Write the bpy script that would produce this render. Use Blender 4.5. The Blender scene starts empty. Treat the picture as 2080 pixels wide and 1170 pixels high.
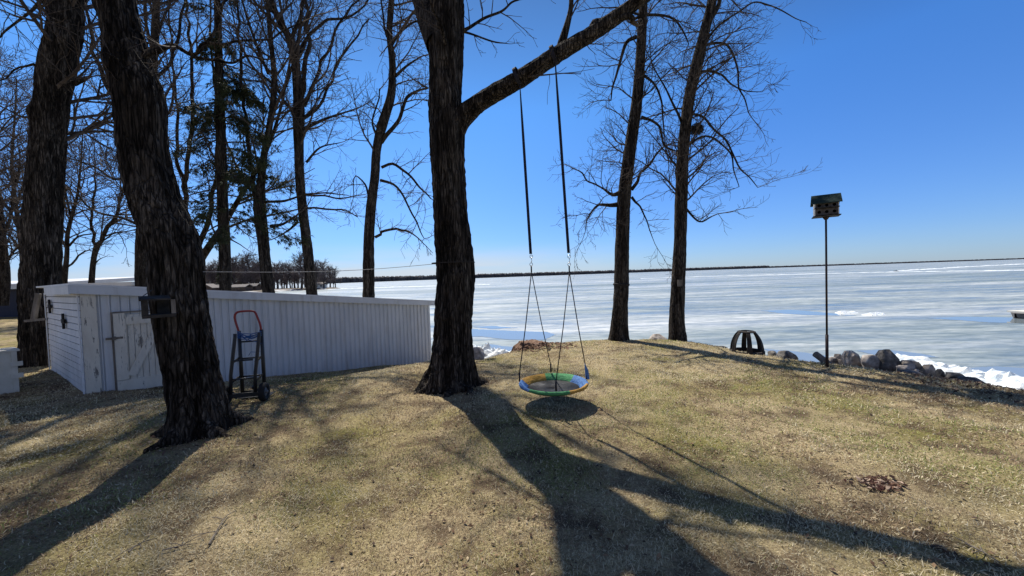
import bpy, bmesh, math, random
import numpy as np
from mathutils import Vector, Matrix, noise as mnoise
C = bpy.context.scene
col = C.collection
R = math.radians
rng = random.Random(7)
nrs = np.random.RandomState(11)

# ------------------------------------------------------------------ camera
FPX, W2, H2 = 760.0, 1040.0, 585.0          # focal length in photo pixels, photo centre
CAM = np.array([0.0, 0.0, 1.65])
ROLL, PITCH = R(1.95), R(-1.8)
_fw = np.array([0, math.cos(PITCH), math.sin(PITCH)])
_r0 = np.array([1.0, 0, 0]); _u0 = np.cross(_r0, _fw)
RT = math.cos(ROLL) * _r0 - math.sin(ROLL) * _u0
UP = math.sin(ROLL) * _r0 + math.cos(ROLL) * _u0
cam = bpy.data.cameras.new("camera"); camo = bpy.data.objects.new("camera", cam); col.objects.link(camo)
cam.sensor_width = 36; cam.lens = 36 * FPX / 2080; cam.clip_start = 0.05; cam.clip_end = 9000
m = Matrix.Identity(4)
for i in range(3):
    m[i][0] = RT[i]; m[i][1] = UP[i]; m[i][2] = -_fw[i]; m[i][3] = CAM[i]
camo.matrix_world = m
C.camera = camo

# ------------------------------------------------------------------ sky and sun
SUN_EL, SUN_AZ = R(55.2), R(-23.2)              # azimuth measured from +Y, negative = to the left
w = bpy.data.worlds.new("World"); C.world = w; w.use_nodes = True
nt = w.node_tree; bg = nt.nodes["Background"]
sky = nt.nodes.new("ShaderNodeTexSky"); sky.sky_type = 'NISHITA'; sky.sun_disc = False
sky.sun_elevation = SUN_EL; sky.sun_rotation = SUN_AZ
sky.air_density = 1.0; sky.dust_density = 0.1; sky.ozone_density = 2.2
bg.inputs[1].default_value = 0.075
# thin cirrus low over the lake and one small puff behind the trees
tc = nt.nodes.new("ShaderNodeTexCoord")
mp = nt.nodes.new("ShaderNodeMapping"); mp.inputs['Scale'].default_value = (2.2, 2.2, 16)
nt.links.new(tc.outputs['Generated'], mp.inputs[0])
nz = nt.nodes.new("ShaderNodeTexNoise"); nz.inputs['Scale'].default_value = 1.6; nz.inputs['Detail'].default_value = 6
nt.links.new(mp.outputs[0], nz.inputs[0])
cr = nt.nodes.new("ShaderNodeValToRGB"); cr.color_ramp.elements[0].position = .30; cr.color_ramp.elements[1].position = .56
nt.links.new(nz.outputs[0], cr.inputs[0])
sep = nt.nodes.new("ShaderNodeSeparateXYZ"); nt.links.new(tc.outputs['Generated'], sep.inputs[0])
mr = nt.nodes.new("ShaderNodeMapRange"); mr.inputs[1].default_value = 0.01; mr.inputs[2].default_value = 0.10
mr.inputs[3].default_value = 0.95; mr.inputs[4].default_value = 0.0; mr.interpolation_type = 'SMOOTHSTEP'
nt.links.new(sep.outputs[2], mr.inputs[0])
mx = nt.nodes.new("ShaderNodeMapRange"); mx.inputs[1].default_value = 0.35; mx.inputs[2].default_value = -0.1
mx.inputs[3].default_value = 0.05; mx.inputs[4].default_value = 1.0; nt.links.new(sep.outputs[0], mx.inputs[0])
mu = nt.nodes.new("ShaderNodeMath"); mu.operation = 'MULTIPLY'; nt.links.new(cr.outputs[0], mu.inputs[0]); nt.links.new(mr.outputs[0], mu.inputs[1])
mu2 = nt.nodes.new("ShaderNodeMath"); mu2.operation = 'MULTIPLY'; nt.links.new(mu.outputs[0], mu2.inputs[0]); nt.links.new(mx.outputs[0], mu2.inputs[1])
tint = nt.nodes.new("ShaderNodeValToRGB"); te = tint.color_ramp.elements          # pale blue low down, deep blue higher, darkened overhead to cut fill light
te[0].position = 0.0; te[0].color = (.56, .78, 1.32, 1); te[1].position = .40; te[1].color = (.46, .96, 1.60, 1)
e3 = te.new(.72); e3.color = (.30, .52, .82, 1); e4 = te.new(1.0); e4.color = (.20, .32, .48, 1)
nt.links.new(sep.outputs[2], tint.inputs[0])
hs = nt.nodes.new("ShaderNodeMixRGB"); hs.blend_type = 'MULTIPLY'; hs.inputs[0].default_value = 1
nt.links.new(sky.outputs[0], hs.inputs[1]); nt.links.new(tint.outputs[0], hs.inputs[2])
mixc = nt.nodes.new("ShaderNodeMixRGB"); mixc.inputs[2].default_value = (6.8, 7.6, 8.6, 1)
nt.links.new(mu2.outputs[0], mixc.inputs[0]); nt.links.new(hs.outputs[0], mixc.inputs[1])
# unseen cloud behind the camera, added to give the shade a neutral fill
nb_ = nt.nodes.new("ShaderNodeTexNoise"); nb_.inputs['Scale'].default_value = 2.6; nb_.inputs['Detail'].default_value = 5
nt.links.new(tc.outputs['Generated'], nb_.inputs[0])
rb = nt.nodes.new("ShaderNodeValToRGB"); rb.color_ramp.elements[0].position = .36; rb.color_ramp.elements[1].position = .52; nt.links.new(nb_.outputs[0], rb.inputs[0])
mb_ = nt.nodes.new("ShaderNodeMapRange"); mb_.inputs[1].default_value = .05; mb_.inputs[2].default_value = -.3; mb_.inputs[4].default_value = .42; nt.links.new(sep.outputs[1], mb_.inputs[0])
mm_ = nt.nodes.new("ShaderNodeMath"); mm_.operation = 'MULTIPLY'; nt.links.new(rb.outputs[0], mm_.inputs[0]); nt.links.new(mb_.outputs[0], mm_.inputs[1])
sdv = (math.sin(SUN_AZ) * math.cos(SUN_EL), math.cos(SUN_AZ) * math.cos(SUN_EL), math.sin(SUN_EL))
dt = nt.nodes.new("ShaderNodeVectorMath"); dt.operation = 'DOT_PRODUCT'; nt.links.new(tc.outputs['Generated'], dt.inputs[0]); dt.inputs[1].default_value = sdv
gl = nt.nodes.new("ShaderNodeMapRange"); gl.inputs[1].default_value = .52; gl.inputs[2].default_value = .82; gl.interpolation_type = 'SMOOTHSTEP'; nt.links.new(dt.outputs['Value'], gl.inputs[0])
glow = nt.nodes.new("ShaderNodeMixRGB"); glow.inputs[1].default_value = (1, 1, 1, 1); glow.inputs[2].default_value = (1.36, 1.22, 1.06, 1); nt.links.new(gl.outputs[0], glow.inputs[0])
hs2 = nt.nodes.new("ShaderNodeMixRGB"); hs2.blend_type = 'MULTIPLY'; hs2.inputs[0].default_value = 1; nt.links.new(hs.outputs[0], hs2.inputs[1]); nt.links.new(glow.outputs[0], hs2.inputs[2])
nt.links.new(hs2.outputs[0], mixc.inputs[1])
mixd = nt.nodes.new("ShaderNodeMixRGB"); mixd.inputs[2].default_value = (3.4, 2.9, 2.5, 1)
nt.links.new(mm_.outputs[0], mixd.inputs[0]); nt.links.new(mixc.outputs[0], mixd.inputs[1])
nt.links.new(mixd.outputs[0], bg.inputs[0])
sd = Vector((math.sin(SUN_AZ) * math.cos(SUN_EL), math.cos(SUN_AZ) * math.cos(SUN_EL), math.sin(SUN_EL)))
sl = bpy.data.lights.new("sun", 'SUN'); sl.energy = 5.0; sl.angle = R(0.53); sl.color = (1.0, .94, .84)
so = bpy.data.objects.new("sun", sl); so.rotation_euler = sd.to_track_quat('Z', 'Y').to_euler(); col.objects.link(so)
C.view_settings.view_transform = 'Standard'; C.view_settings.look = 'None'
C.view_settings.exposure = 0.35; C.view_settings.gamma = 1.0
C.render.engine = 'CYCLES'
C.cycles.max_bounces = 6; C.cycles.transparent_max_bounces = 12
C.cycles.use_denoising = True

# ------------------------------------------------------------------ pixel helpers
def ray(px, py):
    return _fw + (px - W2) / FPX * RT + (H2 - py) / FPX * UP
def pix(px, py, d):
    return CAM + d * ray(px, py)
def pixz(px, py, z):
    v = ray(px, py); return CAM + (z - CAM[2]) / v[2] * v
def plane_pix(px, py, P0, n):
    v = ray(px, py); t = np.dot(np.array(P0) - CAM, n) / np.dot(v, n); return CAM + t * v

# ------------------------------------------------------------------ terrain function
LAKE = -0.9
EDGE = np.array([(-900, 420), (-260, 250), (-150, 165), (-95, 112), (-62, 76), (-40, 50), (-20, 28), (-10, 18.5), (-5, 14.6), (-2.6, 12.6), (-1.4, 9.6), (-.75, 7.7),
                 (-.3, 8.15), (.4, 8.9), (1.4, 9.35), (2.5, 9.5), (3.9, 9.1), (4.75, 7.6), (5.45, 6.5), (6.1, 5.5), (6.5, 4.75), (7.2, 3.2), (8.4, 0), (10, -6), (14, -20), (30, -60)], float)
POLY = np.vstack([EDGE, [(-900, -60)]])
SA = np.array([-6.9, 6.0]); SB = np.array([-2.4, 10.8])       # ends of the shed's front wall
SU = (SB - SA) / np.linalg.norm(SB - SA); SL = np.linalg.norm(SB - SA); SN = np.array([SU[1], -SU[0]])
DROP = 0.74
def sstep(t):
    t = np.clip(t, 0, 1); return t * t * (3 - 2 * t)
def hash2(ix, iy, s):
    n = (ix * 374761393 + iy * 668265263 + s * 974634341).astype(np.int64) & 0x7fffffff
    n = ((n ^ (n >> 13)) * 1274126177) & 0x7fffffff
    n = n ^ (n >> 16)
    return (n & 0xffff) / 65535.0
def vnoise(x, y, s=0):
    ix = np.floor(x).astype(np.int64); iy = np.floor(y).astype(np.int64)
    fx = sstep(x - ix); fy = sstep(y - iy)
    a = hash2(ix, iy, s); b = hash2(ix + 1, iy, s); c = hash2(ix, iy + 1, s); d = hash2(ix + 1, iy + 1, s)
    return (a * (1 - fx) + b * fx) * (1 - fy) + (c * (1 - fx) + d * fx) * fy
def fbm(x, y, s=0, o=4):
    t = 0; a = .5
    for k in range(o):
        t = t + a * vnoise(x * 2 ** k, y * 2 ** k, s + k); a *= .5
    return t / (1 - .5 ** o)
def sdist(x, y):
    """signed distance to the lawn edge, positive on land"""
    x = np.asarray(x, float); y = np.asarray(y, float)
    best = np.full(x.shape, 1e9)
    for a, b in zip(EDGE[:-1], EDGE[1:]):
        ab = b - a; t = np.clip(((x - a[0]) * ab[0] + (y - a[1]) * ab[1]) / (ab @ ab), 0, 1)
        best = np.minimum(best, np.hypot(x - a[0] - t * ab[0], y - a[1] - t * ab[1]))
    ins = np.zeros(x.shape, bool)
    n = len(POLY)
    for i in range(n):
        x1, y1 = POLY[i]; x2, y2 = POLY[(i + 1) % n]
        c = ((y1 > y) != (y2 > y))
        xi = (x2 - x1) * (y - y1) / (y2 - y1 + 1e-12) + x1
        ins ^= c & (x < xi)
    return np.where(ins, best, -best)
def gz(x, y):
    x = np.asarray(x, float); y = np.asarray(y, float)
    px, py = x - SA[0], y - SA[1]
    t = np.clip((px * SU[0] + py * SU[1]) / SL, 0, 1.25)
    dist = px * SN[0] + py * SN[1]
    wgt = 1 - sstep((dist - .2) / 3.0)
    far = 1 - sstep((np.hypot(x + 4, y - 9) - 14) / 14)
    z = -DROP * t * wgt * far
    z = z + (fbm(x * .8, y * .8, 5, 3) - .5) * .09 + (fbm(x * 3.1, y * 3.1, 9, 2) - .5) * .03
    s = sdist(x, y) + (fbm(x * 1.3, y * 1.3, 21, 3) - .5) * .35
    k = sstep((.35 - s) / 2.7)
    return z * (1 - k) + (LAKE - .35) * k
def g1(x, y):
    return float(gz(np.array([x]), np.array([y]))[0])
def pixg(px, py, dmax=40):
    """first hit of the pixel's ray with the ground"""
    v = ray(px, py); d = np.arange(.8, dmax, .01)
    P = CAM + d[:, None] * v
    h = P[:, 2] - gz(P[:, 0], P[:, 1])
    i = np.argmax(h < 0)
    return P[i] if h[i] < 0 else P[-1]

# ------------------------------------------------------------------ object helpers
def np_mesh(name, V, quads=None, tris=None, smooth=True):
    me = bpy.data.meshes.new(name)
    V = np.asarray(V, np.float32)
    loops = []; starts = []; o = 0
    if quads is not None and len(quads):
        q = np.asarray(quads, np.int32); loops.append(q.ravel()); starts.append(np.arange(len(q)) * 4); o = len(q) * 4
    if tris is not None and len(tris):
        t = np.asarray(tris, np.int32); loops.append(t.ravel()); starts.append(o + np.arange(len(t)) * 3)
    L = np.concatenate(loops).astype(np.int32); S = np.concatenate(starts).astype(np.int32)
    me.vertices.add(len(V)); me.vertices.foreach_set('co', V.ravel())
    me.loops.add(len(L)); me.loops.foreach_set('vertex_index', L)
    me.polygons.add(len(S)); me.polygons.foreach_set('loop_start', S)
    me.update(calc_edges=True); me.validate()
    me.polygons.foreach_set('use_smooth', np.full(len(me.polygons), smooth))
    return me
def link(name, me, mat, parent=None):
    o = bpy.data.objects.new(name, me); col.objects.link(o)
    if mat is not None: me.materials.append(mat)
    if parent is not None:
        o.parent = parent
        o.matrix_parent_inverse = root_mat(parent).inverted()     # children are modelled in world coordinates
    return o
def root_mat(o):
    mm = Matrix.LocRotScale(o.location, o.rotation_euler, None)
    return root_mat(o.parent) @ o.matrix_parent_inverse @ mm if o.parent else mm
def thing(name, label, cat, loc=(0, 0, 0), group=None):
    o = bpy.data.objects.new(name, None); col.objects.link(o); o.location = loc; o.empty_display_size = .1
    return tag(o, label, cat, group)
def tag(o, label=None, cat=None, group=None, kind=None):
    if label: o['label'] = label
    if cat: o['category'] = cat
    if group: o['group'] = group
    if kind: o['kind'] = kind
    return o
class MB:
    """collects boxes, tubes and grids into one mesh, in world coordinates"""
    def __init__(s): s.V = []; s.Q = []; s.T = []; s.n = 0
    def add(s, V, quads=(), tris=()):
        V = np.asarray(V, float); s.V.append(V)
        for q in quads: s.Q.append([i + s.n for i in q])
        for t in tris: s.T.append([i + s.n for i in t])
        s.n += len(V); return s
    def box8(s, P):
        return s.add(P, [(0, 3, 2, 1), (4, 5, 6, 7), (0, 1, 5, 4), (1, 2, 6, 5), (2, 3, 7, 6), (3, 0, 4, 7)])
    def box(s, o, ax, ay, az):
        """corner o, three edge vectors"""
        o, ax, ay, az = map(lambda a: np.asarray(a, float), (o, ax, ay, az))
        return s.box8([o, o + ax, o + ax + ay, o + ay, o + az, o + ax + az, o + ax + ay + az, o + ay + az])
    def cbox(s, c, ax, ay, az):
        c, ax, ay, az = map(lambda a: np.asarray(a, float), (c, ax, ay, az))
        return s.box(c - (ax + ay + az) / 2, ax, ay, az)
    def bar(s, a, b, w, t, side=(0, 0, 1)):
        a = np.asarray(a, float); b = np.asarray(b, float); d = b - a; d /= np.linalg.norm(d)
        x = np.cross(d, side); x /= np.linalg.norm(x); y = np.cross(x, d)
        return s.box(a - x * w / 2 - y * t / 2, x * w, y * t, b - a)
    def tube(s, P, r, k=8, caps=True):
        P = np.asarray(P, float); n = len(P); r = np.broadcast_to(np.asarray(r, float), (n,))
        T = np.gradient(P, axis=0); T /= np.linalg.norm(T, axis=1)[:, None] + 1e-12
        ref = np.eye(3)[np.argmin(np.abs(T.mean(0)))]
        U = np.cross(T[0], ref); U /= np.linalg.norm(U)
        V = []
        for i in range(n):
            U = U - T[i] * (U @ T[i]); U /= np.linalg.norm(U); B = np.cross(T[i], U)
            for j in range(k):
                a = 2 * math.pi * j / k; V.append(P[i] + r[i] * (math.cos(a) * U + math.sin(a) * B))
        q = [(i * k + j, i * k + (j + 1) % k, (i + 1) * k + (j + 1) % k, (i + 1) * k + j) for i in range(n - 1) for j in range(k)]
        tr = []
        if caps:
            V += [P[0], P[-1]]
            tr = [(n * k, (j + 1) % k, j) for j in range(k)] + [(n * k + 1, (n - 1) * k + j, (n - 1) * k + (j + 1) % k) for j in range(k)]
        return s.add(V, q, tr)
    def lathe(s, c, axis, prof, k=24, a0=0, a1=2 * math.pi, closed=True):
        """profile [(r,h)] around axis"""
        c = np.asarray(c, float); ax = np.asarray(axis, float); ax /= np.linalg.norm(ax)
        ref = np.eye(3)[np.argmin(np.abs(ax))]
        if abs(ax[2]) > .9: ref = np.array([1.0, 0, 0])
        U = ref - ax * (ref @ ax); U /= np.linalg.norm(U); B = np.cross(ax, U)
        full = abs(a1 - a0) > 6.28; kk = k if full else k + 1
        V = []
        for j in range(kk):
            a = a0 + (a1 - a0) * j / k
            for r, h in prof: V.append(c + r * (math.cos(a) * U + math.sin(a) * B) + h * ax)
        p = len(prof); q = []
        for j in range(k):
            j2 = (j + 1) % kk
            for i in range(p if closed else p - 1):
                i2 = (i + 1) % p; q.append((j * p + i, j2 * p + i, j2 * p + i2, j * p + i2))
        return s.add(V, q)
    def mesh(s, name, smooth=False):
        return np_mesh(name, np.vstack(s.V), s.Q, s.T, smooth)
    def build(s, name, mat, parent=None, smooth=False, bevel=0):
        o = link(name, s.mesh(name, smooth), mat, parent)
        if bevel:
            b = o.modifiers.new('bevel', 'BEVEL'); b.width = bevel; b.segments = 2; b.limit_method = 'ANGLE'
        return o

# ------------------------------------------------------------------ materials
def mat(name, c=(.5, .5, .5), rough=.8, spec=.3, metal=0.0):
    mt = bpy.data.materials.new(name); mt.use_nodes = True
    b = mt.node_tree.nodes["Principled BSDF"]
    b.inputs['Base Color'].default_value = (*c, 1); b.inputs['Roughness'].default_value = rough
    b.inputs['Specular IOR Level'].default_value = spec; b.inputs['Metallic'].default_value = metal
    return mt
def nodes(mt):
    t = mt.node_tree; return t, t.nodes, t.links, t.nodes["Principled BSDF"]
def coords(t, scale=(1, 1, 1)):
    g = t.nodes.new("ShaderNodeNewGeometry"); p = t.nodes.new("ShaderNodeMapping"); p.inputs['Scale'].default_value = scale
    t.links.new(g.outputs['Position'], p.inputs[0]); return p.outputs[0]
def ntex(t, vec, scale, detail=5, rough=.6, dist=0):
    n = t.nodes.new("ShaderNodeTexNoise"); n.inputs['Scale'].default_value = scale; n.inputs['Detail'].default_value = detail
    n.inputs['Roughness'].default_value = rough; n.inputs['Distortion'].default_value = dist
    t.links.new(vec, n.inputs[0]); return n.outputs[0]
def ramp(t, fac, stops):
    r = t.nodes.new("ShaderNodeValToRGB"); e = r.color_ramp.elements
    while len(e) < len(stops): e.new(.5)
    for el, (p, c) in zip(e, stops): el.position = p; el.color = (*c, 1) if len(c) == 3 else c
    t.links.new(fac, r.inputs[0]); return r.outputs[0]
def mixrgb(t, fac, a, b, mode='MIX'):
    n = t.nodes.new("ShaderNodeMixRGB"); n.blend_type = mode
    for s, v in ((0, fac), (1, a), (2, b)):
        if isinstance(v, (int, float)): n.inputs[s].default_value = v
        elif isinstance(v, tuple): n.inputs[s].default_value = (*v, 1)
        else: t.links.new(v, n.inputs[s])
    return n.outputs[0]
def bump(t, b, h, strength=.5, dist=.02):
    n = t.nodes.new("ShaderNodeBump"); n.inputs['Strength'].default_value = strength; n.inputs['Distance'].default_value = dist
    t.links.new(h, n.inputs['Height']); t.links.new(n.outputs[0], b.inputs['Normal'])
def noisy(name, stops, scale, stretch=(1, 1, 1), rough=.85, spec=.25, bstr=.4, bdist=.01, detail=6, metal=0):
    mt = mat(name, rough=rough, spec=spec, metal=metal); t, n, l, b = nodes(mt)
    f = ntex(t, coords(t, stretch), scale, detail)
    l.new(ramp(t, f, stops), b.inputs['Base Color'])
    if bstr: bump(t, b, f, bstr, bdist)
    return mt

M = {}
def bark(name, dark, mid, light, sc=1.0):
    mt = mat(name, rough=.95, spec=.1); t, n, l, b = nodes(mt)
    v = coords(t, (1, 1, .16)); f = ntex(t, v, 26 * sc, 7, .68, .6)
    v2 = coords(t, (1, 1, .5)); f2 = ntex(t, v2, 3.0, 4)
    c = ramp(t, f, [(.40, dark), (.52, mid), (.66, light)])
    c = mixrgb(t, ramp(t, f2, [(.45, (0, 0, 0)), (.7, (.6, .6, .6))]), c, tuple(x * 1.25 for x in mid))
    vo = n.new("ShaderNodeTexVoronoi"); vo.feature = 'DISTANCE_TO_EDGE'; vo.inputs['Scale'].default_value = 27 * sc
    wv = mixrgb(t, .035, coords(t, (1, 1, .085)), n.new("ShaderNodeTexNoise").outputs['Color'], 'ADD'); l.new(wv, vo.inputs['Vector'])
    cr_ = ramp(t, vo.outputs[0], [(.0, (.25, .24, .23)), (.06, (.8, .78, .76)), (.2, (1.15, 1.13, 1.1))]); c = mixrgb(t, .85, c, cr_, 'MULTIPLY')
    f = mixrgb(t, .5, f, ramp(t, vo.outputs[0], [(0, (0, 0, 0)), (.16, (1, 1, 1))]))
    c = mixrgb(t, 1.0, c, ramp(t, ntex(t, coords(t, (1, 1, .12)), 6.5 * sc, 3), [(.40, (.35, .33, .32)), (.6, (1.15, 1.13, 1.1))]), 'MULTIPLY')
    l.new(c, b.inputs['Base Color']); bump(t, b, f, 1.0, .05)
    return mt
M['bark'] = bark('maple_bark', (.016, .014, .012), (.062, .053, .046), (.165, .145, .125))
M['bark_smooth'] = bark('pale_bark', (.035, .03, .026), (.085, .072, .06), (.16, .14, .12), 1.6)
M['twig'] = noisy('twig_bark', [(.3, (.035, .028, .025)), (.7, (.11, .088, .075))], 12, rough=.9, spec=.15, bstr=0)
M['needle'] = noisy('needles', [(.3, (.026, .036, .018)), (.55, (.055, .068, .030)), (.75, (.10, .105, .05))], 5, rough=.7, bstr=0)

def attr_leaf(name, transl=.35, rough=.8):
    mt = mat(name, rough=rough, spec=.15); t, n, l, b = nodes(mt)
    a = n.new("ShaderNodeAttribute"); a.attribute_name = 'tint'
    l.new(a.outputs['Color'], b.inputs['Base Color'])
    tr = n.new("ShaderNodeBsdfTranslucent"); l.new(a.outputs['Color'], tr.inputs[0])
    mx = n.new("ShaderNodeMixShader"); mx.inputs[0].default_value = transl
    l.new(b.outputs[0], mx.inputs[1]); l.new(tr.outputs[0], mx.inputs[2])
    l.new(mx.outputs[0], n["Material Output"].inputs[0])
    return mt
M['grass'] = attr_leaf('dry_grass')
M['leaf'] = attr_leaf('dead_leaf', .25)
def add_tint(me, colr_per_face, fv):
    a = me.color_attributes.new('tint', 'FLOAT_COLOR', 'CORNER')
    c = np.repeat(np.hstack([colr_per_face, np.ones((len(colr_per_face), 1))]), fv, axis=0).astype(np.float32)
    a.data.foreach_set('color', c.ravel())

# lawn soil and thatch
mt = mat('lawn_thatch', rough=.95, spec=.1); t, n, l, b = nodes(mt)
v = coords(t)
c1 = ramp(t, ntex(t, v, 55, 6, .7), [(.3, (.12, .09, .055)), (.5, (.34, .27, .155)), (.7, (.56, .46, .28))])
c2 = ramp(t, ntex(t, v, .9, 5, .6), [(.44, (1.1, 1.1, 1.1)), (.64, (.62, .68, .42))])
c3 = mixrgb(t, 1.0, c1, c2, 'MULTIPLY')
c4 = mixrgb(t, ramp(t, ntex(t, v, 2.3, 5, .65), [(.48, (0, 0, 0)), (.62, (.85, .85, .85))]), c3, (.10, .068, .045))
l.new(c4, b.inputs['Base Color']); bump(t, b, ntex(t, v, 70, 5, .7), .8, .03)
M['lawn'] = mt
# lake ice
mt = mat('lake_ice_surface', rough=.5, spec=.45); t, n, l, b = nodes(mt)
v = coords(t, (.22, 1, 1)); va = coords(t, (.12, 1, 1))
big = ntex(t, va, .07, 8, .68, .8); med = ntex(t, v, .55, 8, .72, .5); fin = ntex(t, coords(t, (.35, 1, 1)), 3.2, 7, .72)
cb = ramp(t, big, [(.36, (.16, .20, .205)), (.48, (.255, .295, .305)), (.6, (.42, .445, .465))])
cm = ramp(t, med, [(.38, (.62, .66, .67)), (.47, (.90, .92, .93)), (.52, (.98, .99, .99)), (.60, (1.3, 1.27, 1.24))])
cf = ramp(t, fin, [(.36, (.62, .68, .70)), (.62, (1.22, 1.2, 1.18))])
cc = mixrgb(t, 1, mixrgb(t, 1, cb, cm, 'MULTIPLY'), cf, 'MULTIPLY')
l.new(cc, b.inputs['Base Color'])
l.new(ramp(t, med, [(.35, (.22, .22, .22)), (.55, (.55, .55, .55))]), b.inputs['Roughness'])
bump(t, b, fin, .25, .03)
M['ice'] = mt
M['water'] = mat('open_water', (.22, .26, .28), .05, .5); t, n, l, b = nodes(M['water'])
bump(t, b, ntex(t, coords(t, (.4, 1, 1)), 6, 3), .08, .01)
M['snow'] = noisy('ice_pile', [(.3, (.62, .72, .80)), (.55, (.84, .88, .90))], 5, rough=.55, bstr=.6, bdist=.04)
M['rock'] = noisy('granite', [(.32, (.13, .115, .10)), (.5, (.33, .29, .26)), (.68, (.58, .53, .48))], 9, rough=.9, bstr=.7, bdist=.02)
M['rock_dark'] = noisy('dark_stone', [(.32, (.05, .047, .044)), (.52, (.14, .13, .12)), (.7, (.30, .28, .26))], 10, rough=.85, bstr=.7, bdist=.02)
mt = mat('white_steel', rough=.5, spec=.3); t, n, l, b = nodes(mt)
f1 = ntex(t, coords(t, (1, 1, .12)), 7, 5, .65); f2 = ntex(t, coords(t, (1, 1, .5)), 2.3, 5)
c = mixrgb(t, ramp(t, f1, [(.52, (0, 0, 0)), (.75, (.55, .55, .55))]), ramp(t, f2, [(.3, (.59, .605, .62)), (.7, (.71, .72, .73))]), (.40, .37, .33))
l.new(c, b.inputs['Base Color']); bump(t, b, f2, .12, .03); M['white_metal'] = mt
M['white_lap'] = noisy('white_lap_siding', [(.3, (.60, .60, .60)), (.65, (.76, .76, .76))], 3, (1, 1, .5), rough=.6, bstr=.05)
mt = mat('peeling_paint', rough=.85, spec=.15); t, n, l, b = nodes(mt)
f = ntex(t, coords(t, (1, 1, .14)), 30, 6, .7, .4); f2 = ntex(t, coords(t, (1, 1, .4)), 4.5, 5, .7)
msk = ramp(t, mixrgb(t, .45, f, f2), [(.56, (0, 0, 0)), (.60, (1, 1, 1))])
l.new(mixrgb(t, msk, ramp(t, f2, [(.3, (.62, .56, .47)), (.7, (.78, .73, .63))]), ramp(t, f, [(.3, (.09, .08, .07)), (.8, (.26, .235, .21))])), b.inputs['Base Color'])
bump(t, b, msk, -.4, .006); M['peel'] = mt
M['white_wood'] = noisy('white_painted_wood', [(.3, (.60, .58, .50)), (.7, (.74, .72, .65))], 6, (1, 1, 1), rough=.75, bstr=.1)
M['old_wood'] = noisy('weathered_wood', [(.3, (.10, .085, .07)), (.7, (.27, .235, .20))], 14, (1, 1, .3), rough=.9)
M['dark_wood'] = noisy('dark_wood', [(.3, (.018, .016, .015)), (.7, (.06, .052, .045))], 14, rough=.85)
M['black_steel'] = noisy('black_steel', [(.3, (.012, .012, .014)), (.7, (.028, .028, .03))], 9, rough=.45, spec=.5, bstr=.05)
M['rust_black'] = noisy('sooty_iron', [(.3, (.012, .011, .011)), (.7, (.045, .036, .03))], 12, rough=.8)
M['rubber'] = mat('tyre_rubber', (.016, .016, .017), .8, .3)
M['red_paint'] = mat('red_paint', (.26, .02, .016), .4, .5)
M['blue_rope'] = noisy('blue_rope', [(.4, (.02, .06, .20)), (.6, (.06, .16, .42))], 60, rough=.8, bstr=0)
M['steel'] = mat('galvanised_steel', (.60, .60, .60), .3, .5, 1.0)
M['rim_grey'] = mat('wheel_rim', (.12, .12, .13), .5, .5)
M['web'] = noisy('dark_webbing', [(.4, (.010, .010, .018)), (.6, (.022, .022, .034))], 80, rough=.8, bstr=.1, bdist=.002)
M['mat_mesh'] = noisy('woven_mat', [(.35, (.018, .019, .022)), (.58, (.035, .036, .04)), (.75, (.14, .14, .14))], 5, rough=.75, bstr=.2)
M['f_blue'] = noisy('blue_cloth', [(.3, (.06, .15, .38)), (.7, (.13, .27, .55))], 16, (1, 1, 3), rough=.75, bstr=.9, bdist=.02)
M['f_green'] = noisy('green_cloth', [(.3, (.04, .20, .08)), (.7, (.10, .34, .14))], 16, (1, 1, 3), rough=.75, bstr=.9, bdist=.02)
M['f_yellow'] = noisy('yellow_cloth', [(.3, (.34, .18, .03)), (.7, (.52, .31, .07))], 16, (1, 1, 3), rough=.75, bstr=.9, bdist=.02)
M['pole'] = noisy('brown_pole', [(.3, (.03, .018, .016)), (.7, (.06, .04, .035))], 20, rough=.6, bstr=0)
M['green_roof'] = noisy('green_roof', [(.3, (.010, .026, .024)), (.7, (.022, .05, .044))], 20, (1, 1, .2), rough=.7)
M['bird_wall'] = noisy('birdhouse_grey', [(.3, (.06, .05, .045)), (.7, (.14, .125, .115))], 22, rough=.8)
M['bird_white'] = noisy('birdhouse_white', [(.3, (.55, .55, .53)), (.7, (.74, .73, .7))], 18, rough=.8)
M['hole'] = mat('dark_hole', (.008, .008, .009), .9, .1)
M['navy'] = noisy('navy_cladding', [(.3, (.018, .022, .045)), (.7, (.03, .036, .065))], 6, (6, 6, .2), rough=.6)
M['roof_white'] = noisy('white_roof', [(.3, (.66, .67, .68)), (.7, (.78, .78, .78))], 3, rough=.5, bstr=0)
M['cabin'] = noisy('brown_cabin', [(.3, (.06, .045, .036)), (.7, (.13, .095, .075))], 2, rough=.85, bstr=0)
M['cabin_roof'] = noisy('grey_roof', [(.3, (.15, .135, .13)), (.7, (.24, .22, .21))], 3, rough=.85, bstr=0)
M['window'] = mat('window_glass', (.02, .025, .03), .08, .5)
M['wire'] = mat('pale_wire', (.34, .33, .32), .5, .4)
M['far_wood'] = noisy('far_woods', [(.3, (.035, .035, .042)), (.7, (.085, .08, .085))], .05, (1, 1, 2), rough=.95, bstr=0)
M['far_ground'] = noisy('far_ground', [(.3, (.06, .05, .04)), (.55, (.16, .135, .11)), (.66, (.6, .62, .64))], .18, (.3, 1, 1), rough=.95, bstr=0)
M['far_crown'] = noisy('far_twigs', [(.3, (.085, .072, .074)), (.7, (.19, .16, .16))], .6, rough=.95, bstr=0)
M['stump'] = noisy('stump_wood', [(.3, (.06, .04, .028)), (.55, (.22, .13, .085)), (.75, (.42, .31, .22))], 18, (1, 1, .4), rough=.95, bstr=.8)
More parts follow.
